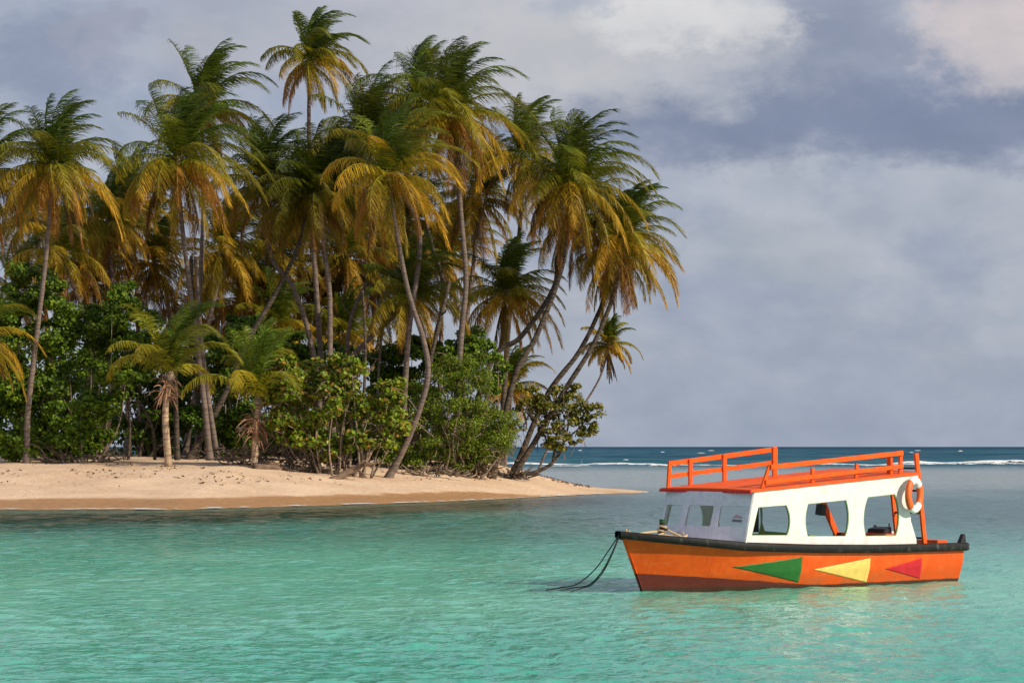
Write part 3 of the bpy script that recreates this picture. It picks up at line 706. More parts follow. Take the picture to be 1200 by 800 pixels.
# dark slender trunks inside the grove, each a bare sapling or broken stem
STEMS = [([(150, 541), (152, 500), (148, 455)], 'bare dark sapling stem left of the short ringed palm, upright'), ([(162, 541), (170, 505), (185, 470)], 'bare dark stem leaning right, just left of the short ringed palm'),
         ([(182, 541), (178, 500), (160, 465)], 'bare dark stem leaning left behind the short ringed palm'), ([(172, 541), (190, 520), (215, 505)], 'thick low dark limb sweeping right behind the ringed trunk'),
         ([(208, 541), (206, 470), (205, 400)], 'straight dark trunk right behind the short ringed palm'), ([(238, 541), (232, 470), (226, 360), (224, 300)], 'straight shaded trunk, left of the twin trunks by the short palm'),
         ([(256, 541), (246, 480), (236, 400), (229, 300)], 'pale twin trunk right of the short ringed palm'), ([(262, 541), (275, 500), (300, 440)], 'thin dark stem leaning right beside the twin trunks'),
         ([(110, 541), (104, 520), (92, 505)], 'pale twisted branch stub under the left shrub'), ([(125, 541), (128, 522), (138, 505)], 'pale forked branch standing at the sand edge under left shrub'),
         ([(470, 548), (490, 500), (505, 420), (527, 330)], 'straight dark trunk leaning right behind the dense olive shrub'), ([(400, 548), (404, 470), (410, 380), (430, 330)], 'thin grey trunk behind the sea grape, leaning right'),
         ([(422, 540), (428, 420), (425, 340)], 'slim dark trunk seen in the bright gap above the sea grape'), ([(440, 540), (444, 430), (452, 350)], 'slim grey trunk, right one in the bright gap above the sea grape')]
for i, (pts, lab) in enumerate(STEMS):
    Y = 184+(i*7) % 14; rng = np.random.default_rng(300+i)
    W = [np.array(at(px, py, Y)) for px, py in pts]; gz = float(ground_h(W[0][0], Y)); W[0][2] = gz-.3
    base = np.array([W[0][0], Y, gz]); P = catmull([w-base for w in W], 24)
    thick = .19 if len(pts) > 3 or i in (3, 4) else .11
    a = Acc(); a.tube(P, np.linspace(thick, thick*.6, len(P)), 8, None, .05, rng)
    b = a
    for k in range(4):
        s = P[int(len(P)*(.45+.13*k))]; d = rng.standard_normal(3)*np.array([1, .6, .5])+np.array([0, 0, .6]); d /= np.linalg.norm(d)
        b.tube([s, s+d*.6, s+d*1.1+np.array([0, 0, .25])], [thick*.35, thick*.25, .015], 5, None)
    r = link_mesh('bare_tree_stem', a.mesh('bare_tree_stem'), M['trunk' if i in (6, 8, 9, 11, 13) else 'dark_trunk'], None, True)
    r.location = base; tag(r, lab, 'tree stem', 'bare stems inside the grove')

# driftwood and root masses on the sand
def debris(name, label, cat, px, py, Y, pieces, mat, seed):
    rng = np.random.default_rng(seed); p = at(px, py, Y); gz = float(ground_h(p.x, Y)); a = Acc()
    for (x0, z0, x1, z1, r0, r1) in pieces:
        m = [(x0+x1)/2+rng.normal(0, .08), rng.normal(0, .15), (z0+z1)/2+rng.normal(0, .06)]
        P = catmull([[x0, rng.normal(0, .25), z0], m, [x1, rng.normal(0, .25), z1]], 10); a.tube(P, np.linspace(r0, r1, len(P)), 7, None, .1, rng)
    me = a.mesh(name); o = link_mesh(name, me, M[mat], None, True); o.location = (p.x, Y, gz); tag(o, label, cat); return o
debris('driftwood_log', 'short dark driftwood log propped on the sand below the sea grape', 'driftwood', 408, 558, 171, [(-1.0, -.08, 1.0, 1.0, .25, .17), (.9, .92, 1.9, 1.15, .12, .03), (.6, .6, 1.1, .1, .07, .03), (1.0, 1.0, 1.3, 1.6, .06, .02)], 'driftwood', 1)
debris('driftwood_log', 'long low brown log with rough bark half buried left of the sea grape', 'driftwood', 322, 552, 174, [(-1.2, .12, .9, .05, .26, .2), (-.9, .3, .2, .25, .2, .12), (.6, .05, 1.5, -.02, .14, .04)], 'driftwood', 2)
def tangle(label, px, Y, w, h, n, seed, mat='dark_trunk'):
    rng = np.random.default_rng(seed); pc = []
    for k in range(n):
        x = rng.uniform(-w, w); l = rng.uniform(.4, 1.2); a = rng.uniform(0, 3.14)
        z = rng.uniform(0, h*.7); r = rng.uniform(.02, .07)
        pc.append((x, z, x+math.cos(a)*l, max(0, z+math.sin(a)*l*.7), r, r*.4))
    debris('root_tangle', label, 'roots', px, 555, Y, pc, mat, seed+1)
tangle('tangled black roots under the sea grape at the sand edge', 368, 174, 1.6, .9, 80, 11)
tangle('brown root mass under the dense olive shrub at the point', 545, 184, 1.6, .9, 90, 12, 'driftwood')
tangle('dark root stump at foot of the leaning shore tree', 602, 189, .9, .5, 45, 13)
tangle('fallen brown sticks and husks at the sand edge right of the twin trunks', 285, 176, 1.2, .5, 40, 18, 'branch')
tangle('dry twigs and sticks along the sand edge under the olive shrub', 500, 180, 2.3, .4, 60, 14, 'branch')
tangle('pale dry brush around the foot of the second short palm', 322, 176, 1.6, 1.8, 110, 15, 'branch')
tangle('dry brush below the left shrub near the leftmost trunk', 110, 178, 2.0, .7, 60, 16, 'branch')
tangle('dark dry brush behind the twin trunks', 265, 183, 1.8, .9, 60, 17)

# leaf litter on the upper beach
rng = np.random.default_rng(90); n = 2600
X = rng.uniform(-40, 6, n); Yf = np.interp(X, SX, SY); Y = Yf+14+20*rng.random(n)**.6
Yb = np.interp(X, BX, BY); Y = np.where(X > -4, np.minimum(Y, (Yf+Yb)/2+rng.normal(0, 2, n)), Y)
Z = ground_h(X, Y)+.04; s = rng.uniform(.05, .14, n); th = rng.uniform(0, 6.28, n)
a = np.stack([np.cos(th)*s, np.sin(th)*s, rng.uniform(-.03, .06, n)], -1); b = np.stack([-np.sin(th)*s*.5, np.cos(th)*s*.5, rng.uniform(-.03, .05, n)], -1)
kp = fbm(X*.5, Y*.25, 44) > .54; X, Y, Z, a, b = X[kp], Y[kp], Z[kp], a[kp]*rng.uniform(.5, 1.6, (kp.sum(), 1)), b[kp]; n = int(kp.sum())
P = np.stack([X, Y, Z], -1); V = np.stack([P-a, P-b, P+a, P+b], 1).reshape(-1, 3); Q = np.arange(n)[:, None]*4+np.array([[0, 1, 2, 3]])
pal = np.array([(.12, .06, .03), (.2, .1, .05), (.07, .04, .025)])
o = link_mesh('leaf_litter', np_mesh('leaf_litter', V, Q, None, np.repeat(pal[rng.integers(0, 3, n)], 4, 0)), M['leaf'])
tag(o, 'dry brown leaf litter scattered on the upper sand', 'leaf litter', kind='stuff')

# ------------------------------------------------------------------ boat
TH = math.radians(42); cT, sT = math.cos(TH), math.sin(TH)
TX, TY = 2.246, 61.9
def uz(px, py, v):
    k = (px-600)/F; u = (k*(TY-cT*v)-TX-sT*v)/(cT-k*sT); Y = TY+sT*u-cT*v
    return u, CAMZ-(py-HY)/F*Y
# local frame: x = u (aft), y = -v  (so that x, y, z is right handed); v = towards the near side
boat = empty('ferry_boat', (TX, TY, 0), 'orange and white wooden passenger boat moored in the turquoise shallows', 'boat', rz=TH)
def L3(u, v, z): return (u, -v, z)

UL = 9.62
def sheer(u): return float(np.interp(u, [0, .8, 2.4, 4.5, 6.5, 9.62], [1.22, 1.12, .965, .875, .825, .80]))
def u0(z): return 0.60*(1.2-z)/1.2 if z > -.5 else 1.0
def half(u, z):
    B = np.interp(z, [-.45, -.2, 0, .35, 1.2], [.75, 1.05, 1.17, 1.30, 1.43])
    s = u0(z); t = (u-s)/(3.4+1.3*(1.2-z)/1.2)
    if t <= 0: return 0.0
    f = 1-(1-min(t, 1))**2.25
    aft = 1-.10*max(0, (u-6)/3.6)**1.5
    return float(B*f*aft)
def hull_mesh():
    nu, nz = 90, 26; bm = bmesh.new(); rowsP = {}
    ts = np.linspace(0, 1, nu)**1.5
    for side in (1, -1):
        grid = []
        for j in range(nz+1):
            row = []
            for t in ts:
                k = j/nz
                # first station varies with height (raked stem)
                zt = -.45+k*(sheer(0)+.45)
                z_s = -.45
                u = None
                z = -.45+k*(sheer(u0(zt)+(UL-u0(zt))*t)+.45)
                uu = u0(z)+(UL-u0(z))*t
                v = half(uu, z) if t > 0 else 0.012
                row.append(bm.verts.new(L3(uu, side*v, z)))
            grid.append(row)
        for j in range(nz):
            for i in range(nu-1):
                q = [grid[j][i], grid[j][i+1], grid[j+1][i+1], grid[j+1][i]]
                bm.faces.new(q if side == 1 else q[::-1])
        rowsP[side] = grid
    for j in range(nz):     # transom and stem strips
        bm.faces.new([rowsP[1][j][-1], rowsP[-1][j][-1], rowsP[-1][j+1][-1], rowsP[1][j+1][-1]])
        bm.faces.new([rowsP[1][j+1][0], rowsP[-1][j+1][0], rowsP[-1][j][0], rowsP[1][j][0]])
    for i in range(nu-1):   # bottom
        bm.faces.new([rowsP[1][0][i+1], rowsP[1][0][i], rowsP[-1][0][i], rowsP[-1][0][i+1]])
    bmesh.ops.recalc_face_normals(bm, faces=bm.faces)
    me = bpy.data.meshes.new('hull'); bm.to_mesh(me); bm.free(); return me
ho = link_mesh('hull', hull_mesh(), M['hull'], boat, True)
md = ho.modifiers.new('s', 'SOLIDIFY'); md.thickness = .05; md.offset = -1
md = ho.modifiers.new('e', 'EDGE_SPLIT'); md.split_angle = math.radians(40)

# painted arrow triangles, 3 mm proud of the planking
def decal(name, tri, mat):
    # tri: three pixel corners, traced on the near side
    P = []
    for px, py in tri:
        v = 1.3
        for _ in range(8):
            u, z = uz(px, py, v); v = half(u, z)
        P.append((u, z))
    n = 22; V = []; idx = {}; Q = []
    for i in range(n+1):
        for j in range(n+1-i):
            a, b = i/n, j/n; c = 1-a-b
            u = a*P[0][0]+b*P[1][0]+c*P[2][0]; z = a*P[0][1]+b*P[1][1]+c*P[2][1]
            idx[i, j] = len(V); V.append(L3(u, half(u, z)+.008, z))
    for i in range(n):
        for j in range(n-i):
            Q.append((idx[i, j], idx[i+1, j], idx[i, j+1]))
            if i+j < n-1: Q.append((idx[i+1, j], idx[i+1, j+1], idx[i, j+1]))
    me = bpy.data.meshes.new(name); me.from_pydata(V, [], Q); me.update()
    o = link_mesh(name, me, mat, ho, True)
    s = o.modifiers.new('s', 'SOLIDIFY'); s.thickness = .002; s.offset = 0
    return o
for tri, mt, lab in [([(858, 664), (940, 652), (935, 682)], 'green', 'green painted triangle pointing to the bow'),
                ([(953, 667), (1020, 653.5), (1015, 682)], 'yellow', 'pale yellow painted triangle pointing to the bow'),
                ([(1037, 666), (1080, 653.5), (1077.5, 677.5)], 'red', 'red painted triangle pointing to the bow')]:
    o = decal('painted_triangle', tri, M[mt]); o['label'] = lab

# rubbing strake (black rubber band) both sides, and gunwale cap
def strake():
    A = Acc(); us = np.linspace(0, UL+.06, 70)
    for side in (1, -1):
        pts = []
        for u in us:
            z = sheer(min(u, UL)); v = half(min(u, UL), z)
            w = .085; hgt = .13 if u > 2.5 else .10+.012*u
            ub = max(u-.07*(1-min(u/1.0, 1)), -.07)
            pts.append([L3(ub, side*(v+w), z+.0), L3(ub, side*(v+w), z-hgt), L3(ub+.0, side*max(v-.01, 0), z-hgt-.02), L3(ub, side*max(v-.10, 0), z+.035), L3(ub, side*(v+w-.03), z+.035)])
        V = np.array(pts).reshape(-1, 3); k = 5; i = np.arange(len(us)-1)[:, None]*k; j = np.arange(k)[None, :]; j2 = (j+1) % k
        Q = np.stack([i+j, i+k+j, i+k+j2, i+j2], -1).reshape(-1, 4)
        if side == -1: Q = Q[:, ::-1]
        A.add(V, Q)
    return A.mesh('rubbing_strake')
so = link_mesh('rubbing_strake', strake(), M['rubber'], boat)

def box_mesh(name, quads8, bevel=0.006):
    """list of 8-corner boxes (4 bottom ccw, 4 top ccw) in boat coordinates (u,v,z)"""
    bm = bmesh.new()
    for c in quads8:
        v = [bm.verts.new(L3(*p)) for p in c]
        for f in ((3, 2, 1, 0), (4, 5, 6, 7), (0, 1, 5, 4), (1, 2, 6, 5), (2, 3, 7, 6), (3, 0, 4, 7)): bm.faces.new([v[i] for i in f])
    bmesh.ops.recalc_face_normals(bm, faces=bm.faces)
    if bevel: bmesh.ops.bevel(bm, geom=bm.edges[:], offset=bevel, segments=1, affect='EDGES', profile=.5)
    me = bpy.data.meshes.new(name); bm.to_mesh(me); bm.free(); return me
def beam(p, q, w, h):
    """bar from p to q (u,v,z): w across v, h thick in the u-z plane"""
    p = np.array(p, float); q = np.array(q, float); d = q-p; d /= np.linalg.norm(d)
    side = np.array([0, 1, 0.]); 
    if abs(d[1]) > .9: side = np.array([1., 0, 0])
    nrm = np.cross(d, side); nrm /= np.linalg.norm(nrm); side = np.cross(nrm, d)
    return [p-side*w/2-nrm*h/2, p+side*w/2-nrm*h/2, p+side*w/2+nrm*h/2, p-side*w/2+nrm*h/2,
            q-side*w/2-nrm*h/2, q+side*w/2-nrm*h/2, q+side*w/2+nrm*h/2, q-side*w/2+nrm*h/2]
def bpart(name, boxes, mat, parent=None, bevel=.006):
    return link_mesh(name, box_mesh(name, boxes, bevel), mat, parent or boat)
def bx(u0_, u1_, v0, v1, z0, z1):
    return [(u0_, v0, z0), (u1_, v0, z0), (u1_, v1, z0), (u0_, v1, z0), (u0_, v0, z1), (u1_, v0, z1), (u1_, v1, z1), (u0_, v1, z1)]

# decks
def deck(name, ua, ub, dz, mat):
    us = np.linspace(ua, ub, 16); V = []; Fc = []
    for u in us:
        z = sheer(u)+dz; v = max(half(u, z)-.04, .01)
        V += [L3(u, v, z), L3(u, -v, z)]
    for i in range(len(us)-1): Fc.append((2*i, 2*i+1, 2*i+3, 2*i+2))
    me = bpy.data.meshes.new(name); me.from_pydata(V, [], Fc); me.update()
    o = link_mesh(name, me, mat, boat); s = o.modifiers.new('s', 'SOLIDIFY'); s.thickness = .03; return o
deck('foredeck', .1, 2.45, -.02, M['shaded_white']); deck('cabin_floor', 2.45, UL-.02, -.42, M['inner_green'])

# cabin side walls with shaped window openings (filled curve with holes)
def panel(name, outline, holes, thick, fmap, mat, parent):
    cu = bpy.data.curves.new(name, 'CURVE'); cu.dimensions = '2D'; cu.fill_mode = 'BOTH'; cu.extrude = thick/2
    for pts in [outline]+holes:
        sp = cu.splines.new('POLY'); sp.points.add(len(pts)-1); sp.use_cyclic_u = True
        for i, (x, y) in enumerate(pts): sp.points[i].co = (x, y, 0, 1)
    ob = bpy.data.objects.new('tmp', cu); COL.objects.link(ob)
    dg = bpy.context.evaluated_depsgraph_get(); dg.update()
    me = bpy.data.meshes.new_from_object(ob.evaluated_get(dg)); me.name = name
    bpy.data.objects.remove(ob); bpy.data.curves.remove(cu)
    for v in me.vertices: v.co = fmap(v.co.x, v.co.y, v.co.z)
    bm = bmesh.new(); bm.from_mesh(me); bmesh.ops.remove_doubles(bm, verts=bm.verts, dist=1e-4); bmesh.ops.recalc_face_normals(bm, faces=bm.faces); bm.to_mesh(me); bm.free()
    me.materials.clear()
    return link_mesh(name, me, mat, parent)
def arc(p, q, bulge, n=10):
    """points from p to q bowed sideways"""
    p = np.array(p); q = np.array(q); d = q-p; nn = np.array([d[1], -d[0]])/(np.linalg.norm(d)+1e-9)
    return [tuple(p+d*t+nn*bulge*4*t*(1-t)) for t in np.linspace(0, 1, n)]
VW = 1.28
pz = lambda px, py, v=VW: uz(px, py, v)
def roofz(u, v):
    near = 2.045+(u-2.6)*.063; far = 2.06+(u-2.6)*.070
    t = (1.3-v)/2.6; return near*(1-t)+far*t
UR0, UR1 = 2.52, 7.98
w1 = [pz(887, 594)]+arc(pz(921, 591.5), pz(922.5, 627), -.0, 2)
def win(tl, tr, br, bl, lb, rb):
    TL, TR, BR, BL = pz(*tl), pz(*tr), pz(*br), pz(*bl)
    pts = [TL]+arc(TR, BR, rb, 12)+arc(BL, TL, lb, 12)[:-1]
    return pts
holes = [win((887.5, 594), (921, 591.5), (922, 627), (880, 627), 0.0, -.10),
         win((946, 590), (991, 585.5), (990.5, 628), (945.5, 628), -.075, -.09),
         win((1016, 582), (1048, 578.5), (1049.5, 627.5), (1013.5, 628), -.10, -.12)]
tlc, brc = pz(884.5, 577), pz(1073.5, 642)
outline = [(2.36, sheer(2.36)-.06), (2.655, roofz(2.655, VW)-.012), (UR1-.05, roofz(UR1-.05, VW)-.012), (UR1-.33, 1.95), (UR1-.36, 1.75), (UR1-.30, 1.35), (UR1-.12, .95), (UR1-.10, sheer(7.9)-.06)]
pn = panel('cabin_side', outline, holes, .05, lambda a, b, c: Vector(L3(a, VW+c, b)), M['white'], boat)
# window reveals painted dark green on the near wall
def reveal(hole, v, mat, parent, inset=.0, w=.028, dep=.062):
    A = Acc(); P = np.array(hole); c = P.mean(0); P2 = c+(P-c)*(1-w/np.abs(P-c).max()); n = len(P)
    V = []
    for (a, b) in P: V += [L3(a, v-dep/2, b)]
    for (a, b) in P: V += [L3(a, v+dep/2-.004, b)]
    for (a, b) in P2: V += [L3(a, v+dep/2-.004, b)]
    for (a, b) in P2: V += [L3(a, v-dep/2, b)]
    j = np.arange(n); j2 = (j+1) % n
    Q = np.concatenate([np.stack([k*n+j, k*n+j2, ((k+1) % 4)*n+j2, ((k+1) % 4)*n+j], -1) for k in range(4)])
    A.add(V, Q); me = A.mesh('window_trim'); return link_mesh('window_trim', me, mat, parent)
for h in holes: reveal(h, VW, M['inner_green'], pn, w=.018, dep=.044)
# far side wall: three openings, last one open aft
farh = [[(a, b) for a, b in h] for h in holes[:2]]
outline2 = [(2.36, sheer(2.36)-.06), (2.655, roofz(2.655, -VW)-.012), (5.75, roofz(5.75, -VW)-.012), (5.60, 1.9), (5.62, 1.3), (5.70, 1.12), (7.88, .95), (7.88, sheer(7.9)-.06)]
pf = panel('cabin_side', outline2, farh, .05, lambda a, b, c: Vector(L3(a, -VW+c, b)), M['inner_green'], boat)
bpart('inner_post', [bx(5.22, 5.46, -VW+.03, -VW+.07, 1.1, 2.25)], M['black'], bevel=.004)

# cabin front in three facets
def facet(P0, P1, P2, P3, holef, nm='cabin_front'):
    """P0 bottom-left, P1 bottom-right, P2 top-right, P3 top-left in (u,v,z); hole in fractions"""
    P = [np.array(p, float) for p in (P0, P1, P2, P3)]
    def m(a, b, c=0.0):
        p = (P[0]*(1-a)+P[1]*a)*(1-b)+(P[3]*(1-a)+P[2]*a)*b
        nn = np.cross(P[1]-P[0], P[3]-P[0]); nn /= np.linalg.norm(nn)
        p = p+nn*c; return Vector(L3(*p))
    x0, x1, y0, y1 = holef
    r = .05
    hole = []
    for cx, cy, a0 in ((x1-r, y1-r, 0), (x0+r, y1-r, 90), (x0+r, y0+r, 180), (x1-r, y0+r, 270)):
        for k in range(5): a = math.radians(a0+90*k/4); hole.append((cx+r*math.cos(a), cy+r*.7*math.sin(a)))
    o = panel(nm, [(0, 0), (1, 0), (1, 1), (0, 1)], [hole], .04, m, M['shaded_white'], boat)
    # pane and frame
    g = bpy.data.meshes.new('pane'); g.from_pydata([m(x0, y0, 0), m(x1, y0, 0), m(x1, y1, 0), m(x0, y1, 0)], [], [(0, 1, 2, 3)]); g.update()
    link_mesh('pane', g, M['glass'], o)
    fr = [bar_ for bar_ in []]
    V = []; n4 = [(x0-.03, y0-.02), (x1+.03, y0-.02), (x1+.03, y1+.02), (x0-.03, y1+.02)]; n5 = [(x0+.01, y0+.005), (x1-.01, y0+.005), (x1-.01, y1-.005), (x0+.01, y1-.005)]
    for (a, b) in n4: V.append(m(a, b, .021))
    for (a, b) in n4: V.append(m(a, b, .032))
    for (a, b) in n5: V.append(m(a, b, .032))
    for (a, b) in n5: V.append(m(a, b, .0))
    Fq = [(k*4+j, k*4+(j+1) % 4, (k+1)*4+(j+1) % 4, (k+1)*4+j) for k in range(3) for j in range(4)]
    fm = bpy.data.meshes.new('window_frame'); fm.from_pydata(V, [], Fq); fm.update()
    link_mesh('window_frame', fm, M['shaded_white'], o)
    return o, m
zb = sheer(2.3)-.06
Bc, Tc = 2.16, 2.50       # centre facet
TS = 2.655
zt = roofz(2.6, 0)-.012
f0 = facet((2.36, -VW, zb), (Bc, -.48, zb), (Tc, -.48, zt), (TS, -VW, zt), (.12, .90, .34, .755))
f1 = facet((Bc, -.48, zb), (Bc, .48, zb), (Tc, .48, zt), (Tc, -.48, zt), (.11, .90, .34, .755))
f2 = facet((Bc, .48, zb), (2.36, VW, zb), (TS, VW, zt), (Tc, .48, zt), (.10, .91, .34, .755))
# faded sticker on the near front pane
mm = f2[1]
def flat(name, pts, mat, parent):
    me = bpy.data.meshes.new(name); me.from_pydata([Vector(p) for p in pts], [], [tuple(range(len(pts)))]); me.update(); return link_mesh(name, me, mat, parent)
flat('sticker', [mm(.50, .45, .006), mm(.80, .44, .006), mm(.80, .49, .006), mm(.50, .50, .006)], M['sticker_dark'], f2[0])
flat('sticker', [mm(.48, .52, .006), mm(.82, .51, .006), mm(.76, .56, .006), mm(.66, .57, .006), mm(.60, .59, .006)], M['sticker_red'], f2[0])

# roof with overhang
def roof():
    us = np.linspace(UR0, UR1+.02, 24); vs = np.linspace(-1.36, 1.33, 12); bm = bmesh.new(); g = []
    for z_ in (0, 1):
        gg = []
        for u in us:
            gg.append([bm.verts.new(L3(u-.10*(1 if (z_ == 9) else 0), v, roofz(u, v)+(.05 if z_ else -.005)+.02*(1-(v/1.35)**2))) for v in vs])
        g.append(gg)
    for gi, gg in enumerate(g):
        for i in range(len(us)-1):
            for j in range(len(vs)-1): bm.faces.new([gg[i][j], gg[i+1][j], gg[i+1][j+1], gg[i][j+1]])
    for i in range(len(us)-1):
        for j in (0, len(vs)-1): bm.faces.new([g[0][i][j], g[0][i+1][j], g[1][i+1][j], g[1][i][j]])
    for j in range(len(vs)-1):
        for i in (0, len(us)-1): bm.faces.new([g[0][i][j], g[0][i][j+1], g[1][i][j+1], g[1][i][j]])
    bmesh.ops.recalc_face_normals(bm, faces=bm.faces); me = bpy.data.meshes.new('roof'); bm.to_mesh(me); bm.free(); return me
ro = link_mesh('roof', roof(), M['deck_orange'], boat)
bpart('roof_edge', [beam((UR0-.012, -1.37, roofz(UR0, -1.3)-.0), (UR0-.012, 1.34, roofz(UR0, 1.3)-.0), .045, .05)], M['red'], ro)

# guard rails on the roof
VN, VF = 1.22, -1.22
def P3(px, py, v): u, z = uz(px, py, v); return (u, v, z)
def rail(toppx, lowpx, posts, v, lab):
    g = None
    a, b = P3(*toppx[0], v), P3(*toppx[1], v)
    g = bpart('guard_rail', [beam(a, b, .045, .105)], M['orange']); g['label'] = lab
    lo = bpart('lower_rail', [beam(P3(*lowpx[0], v+.0), P3(*lowpx[1], v+.0), .045, .095)], M['orange'], g)
    for (bp, tp, w) in posts:
        pb = P3(*bp, v-.046*(1 if v > 0 else -1)); pt = P3(*tp, v-.046*(1 if v > 0 else -1))
        pb = (pb[0], pb[1], roofz(pb[0], v)+.045)
        bpart('post', [beam(pb, pt, .05, w)], M['orange'], g)
rail([(903, 547), (1058, 530.5)], [(897, 565), (1058, 546)], [((893, 572), (902, 545), .09), ((952, 568), (952, 548), .09), ((1003, 563), (1004, 543), .09), ((1044, 558), (1044, 532), .07), ((1055, 557), (1055.5, 529), .10)], VN, 'guard rail along the near roof edge')
rail([(785, 543), (910, 526)], [(783, 558), (905, 542)], [((783, 570), (785, 540), .09), ((809, 566), (809, 538), .10), ((849, 560), (849, 532), .11), ((908, 552), (908, 524), .14)], VF, 'guard rail along the far roof edge')
# short corner return at the near aft end
bpart('post', [beam((7.38, .95, roofz(7.38, .95)+.05), (7.38, .95, 2.80), .09, .12)], M['orange'])

# boarding ladder at the aft edge, two rails and dark rungs
la, lb = P3(1073.5, 531, 1.18), P3(1084, 640, 1.18)
lad = bpart('ladder', [beam(lb, la, .055, .12)], M['orange'])
off = np.array([0, -.80, 0]); bpart('ladder_rail', [beam(np.array(lb)+off, np.array(la)+off-np.array([0, 0, .0]), .055, .11)], M['orange'], lad)
for t_ in (.09, .36, .60, .84):
    p = np.array(lb)*(1-t_)+np.array(la)*t_; bpart('rung', [beam(p, p+off, .05, .045)], M['black'], lad, .003)
# slanted far brace with black lamp box, seen through the middle window
p0, p1 = P3(962, 583, -1.05), P3(984, 634, -1.05)
br = bpart('slanted_brace', [beam(p1, p0, .06, .15)], M['orange'])
p = P3(961, 597, -1.05); bpart('speaker_box', [beam((p[0], p[1], p[2]-.12), (p[0]+.05, p[1], p[2]+.12), .18, .16)], M['black'], br)
p = P3(985, 626, -1.0); bpart('deck_locker', [bx(p[0]-.10, p[0]+.10, -1.15, -.85, .55, p[2]+.05)], M['black'])
# things aboard seen through the aft window
p = P3(1019, 624.5, 0.1); bpart('bench', [bx(p[0]-.28, p[0]+.30, -.5, .75, p[2]-.06, p[2]), bx(p[0]-.25, p[0]-.19, -.45, .7, .40, p[2]-.06), bx(p[0]+.19, p[0]+.25, -.45, .7, .40, p[2]-.06)], M['orange'])
p = P3(1031, 624, 0.3); bpart('engine_cover', [[(p[0]-.20, -.05, .42), (p[0]+.20, -.05, .42), (p[0]+.20, .55, .42), (p[0]-.20, .55, .42), (p[0]-.08, 0, p[2]+.09), (p[0]+.18, 0, p[2]+.14), (p[0]+.18, .5, p[2]+.14), (p[0]-.08, .5, p[2]+.09)]], M['black'], bevel=.02)
p = P3(1025, 620, -.3); bpart('engine_lever', [beam((p[0], -.3, .5), (p[0]+.02, -.3, p[2]+.10), .05, .07)], M['black'])
p = P3(1043, 620, 0); bpart('engine_lever', [beam((p[0]+.03, 0, .5), (p[0]-.03, 0, p[2]+.14), .025, .03)], M['black'], bevel=.003)
p = P3(1040, 624, 0); bpart('white_tank', [bx(p[0]-.14, p[0]+.10, -.2, .2, .42, p[2]+.04)], M['white'])
# aft bits: box, stern post, transom knee
p = P3(1090, 634, .6); bpart('stern_locker', [bx(p[0]-.16, p[0]+.18, .35, .95, .40, p[2]+.04)], M['orange'])
zz = sheer(UL); hv = half(UL, zz)
bpart('stern_post', [[(UL-.17, hv-.10, zz+.02), (UL+.03, hv-.10, zz+.02), (UL+.03, hv+.03, zz+.02), (UL-.17, hv+.03, zz+.02), (UL-.06, hv-.08, zz+.23), (UL+.02, hv-.08, zz+.23), (UL+.02, hv+.01, zz+.23), (UL-.06, hv+.01, zz+.23)]], M['black'], bevel=.012)
bpart('side_box', [bx(7.95, 8.13, .95, 1.15, .5, .93)], M['black'])
# mooring post on the foredeck
def cyl(name, p, q, r0, r1, mat, parent=boat, sides=12):
    a = Acc(); a.tube([L3(*p), L3(*((np.array(p)+np.array(q))/2)), L3(*q)], [r0, (r0+r1)/2, r1], sides); return link_mesh(name, a.mesh(name), mat, parent)
bp = P3(776, 622, -.05); bu = bp[0]
post = cyl('mooring_post', (bu, -.05, 1.02), (bu, -.05, 1.46), .055, .06, M['rubber'])
cyl('post_cap', (bu, -.05, 1.40), (bu, -.05, 1.475), .064, .055, M['green'], post)
cyl('cross_pin', (bu, -.20, 1.26), (bu, .10, 1.26), .02, .02, M['black'], post, 8)

# ropes aboard: turns round the post and lines along the deck
rng = np.random.default_rng(4); A_ = Acc()
bw = lambda u, v, z: np.array(boat.matrix_basis @ Vector(L3(u, v, z)))
from mathutils import Matrix as _M
BM = _M.Translation((TX, TY, 0)) @ _M.Rotation(TH, 4, 'Z')
bw = lambda u, v, z: np.array(BM @ Vector(L3(u, v, z)))
O_ = bw(bu, -.05, 1.05)
def rp(pts, r=.022, n=24): A_.tube(catmull([bw(*p)-O_ for p in pts], n), r, 7, None)
turns = [(bu+math.cos(a)*(.085+.02*math.sin(a*.7)), -.05+math.sin(a)*.085, 1.10+.018*a/1.2) for a in np.linspace(0, 16, 70)]
rp(turns, .022, 70)
rp([(bu, -.1, 1.22), (bu-.5, -.05, 1.20), (bu-1.0, 0, 1.17), (.15, 0, 1.28)], .024)
rp([(bu, 0, 1.18), (bu-.45, .1, 1.12), (bu-.9, .05, 1.13), (.2, .04, 1.25)], .024)
rp([(bu, .0, 1.28), (bu+.18, .25, 1.14), (bu+.3, .4, 1.02), (bu+.2, .55, .99)], .024)
for k in range(3):
    rp([(bu+.05+math.cos(a)*(.32+.03*k), .15+math.sin(a)*(.25+.02*k), 1.03+.045*k+.02*math.sin(3*a)) for a in np.linspace(0, 6.28, 20)], .026, 40)
c = P3(796, 624, .1)
rp([(c[0]+math.sin(a)*.03, .1+math.cos(a)*.11*1.3, 1.09+math.sin(a)*.11) for a in np.linspace(0, 6.28, 16)], .016, 32)
o = link_mesh('deck_rope', A_.mesh('deck_rope'), M['rope'], None, True); o.location = O_
tag(o, 'beige rope wound round the mooring post and coiled on the foredeck', 'rope')

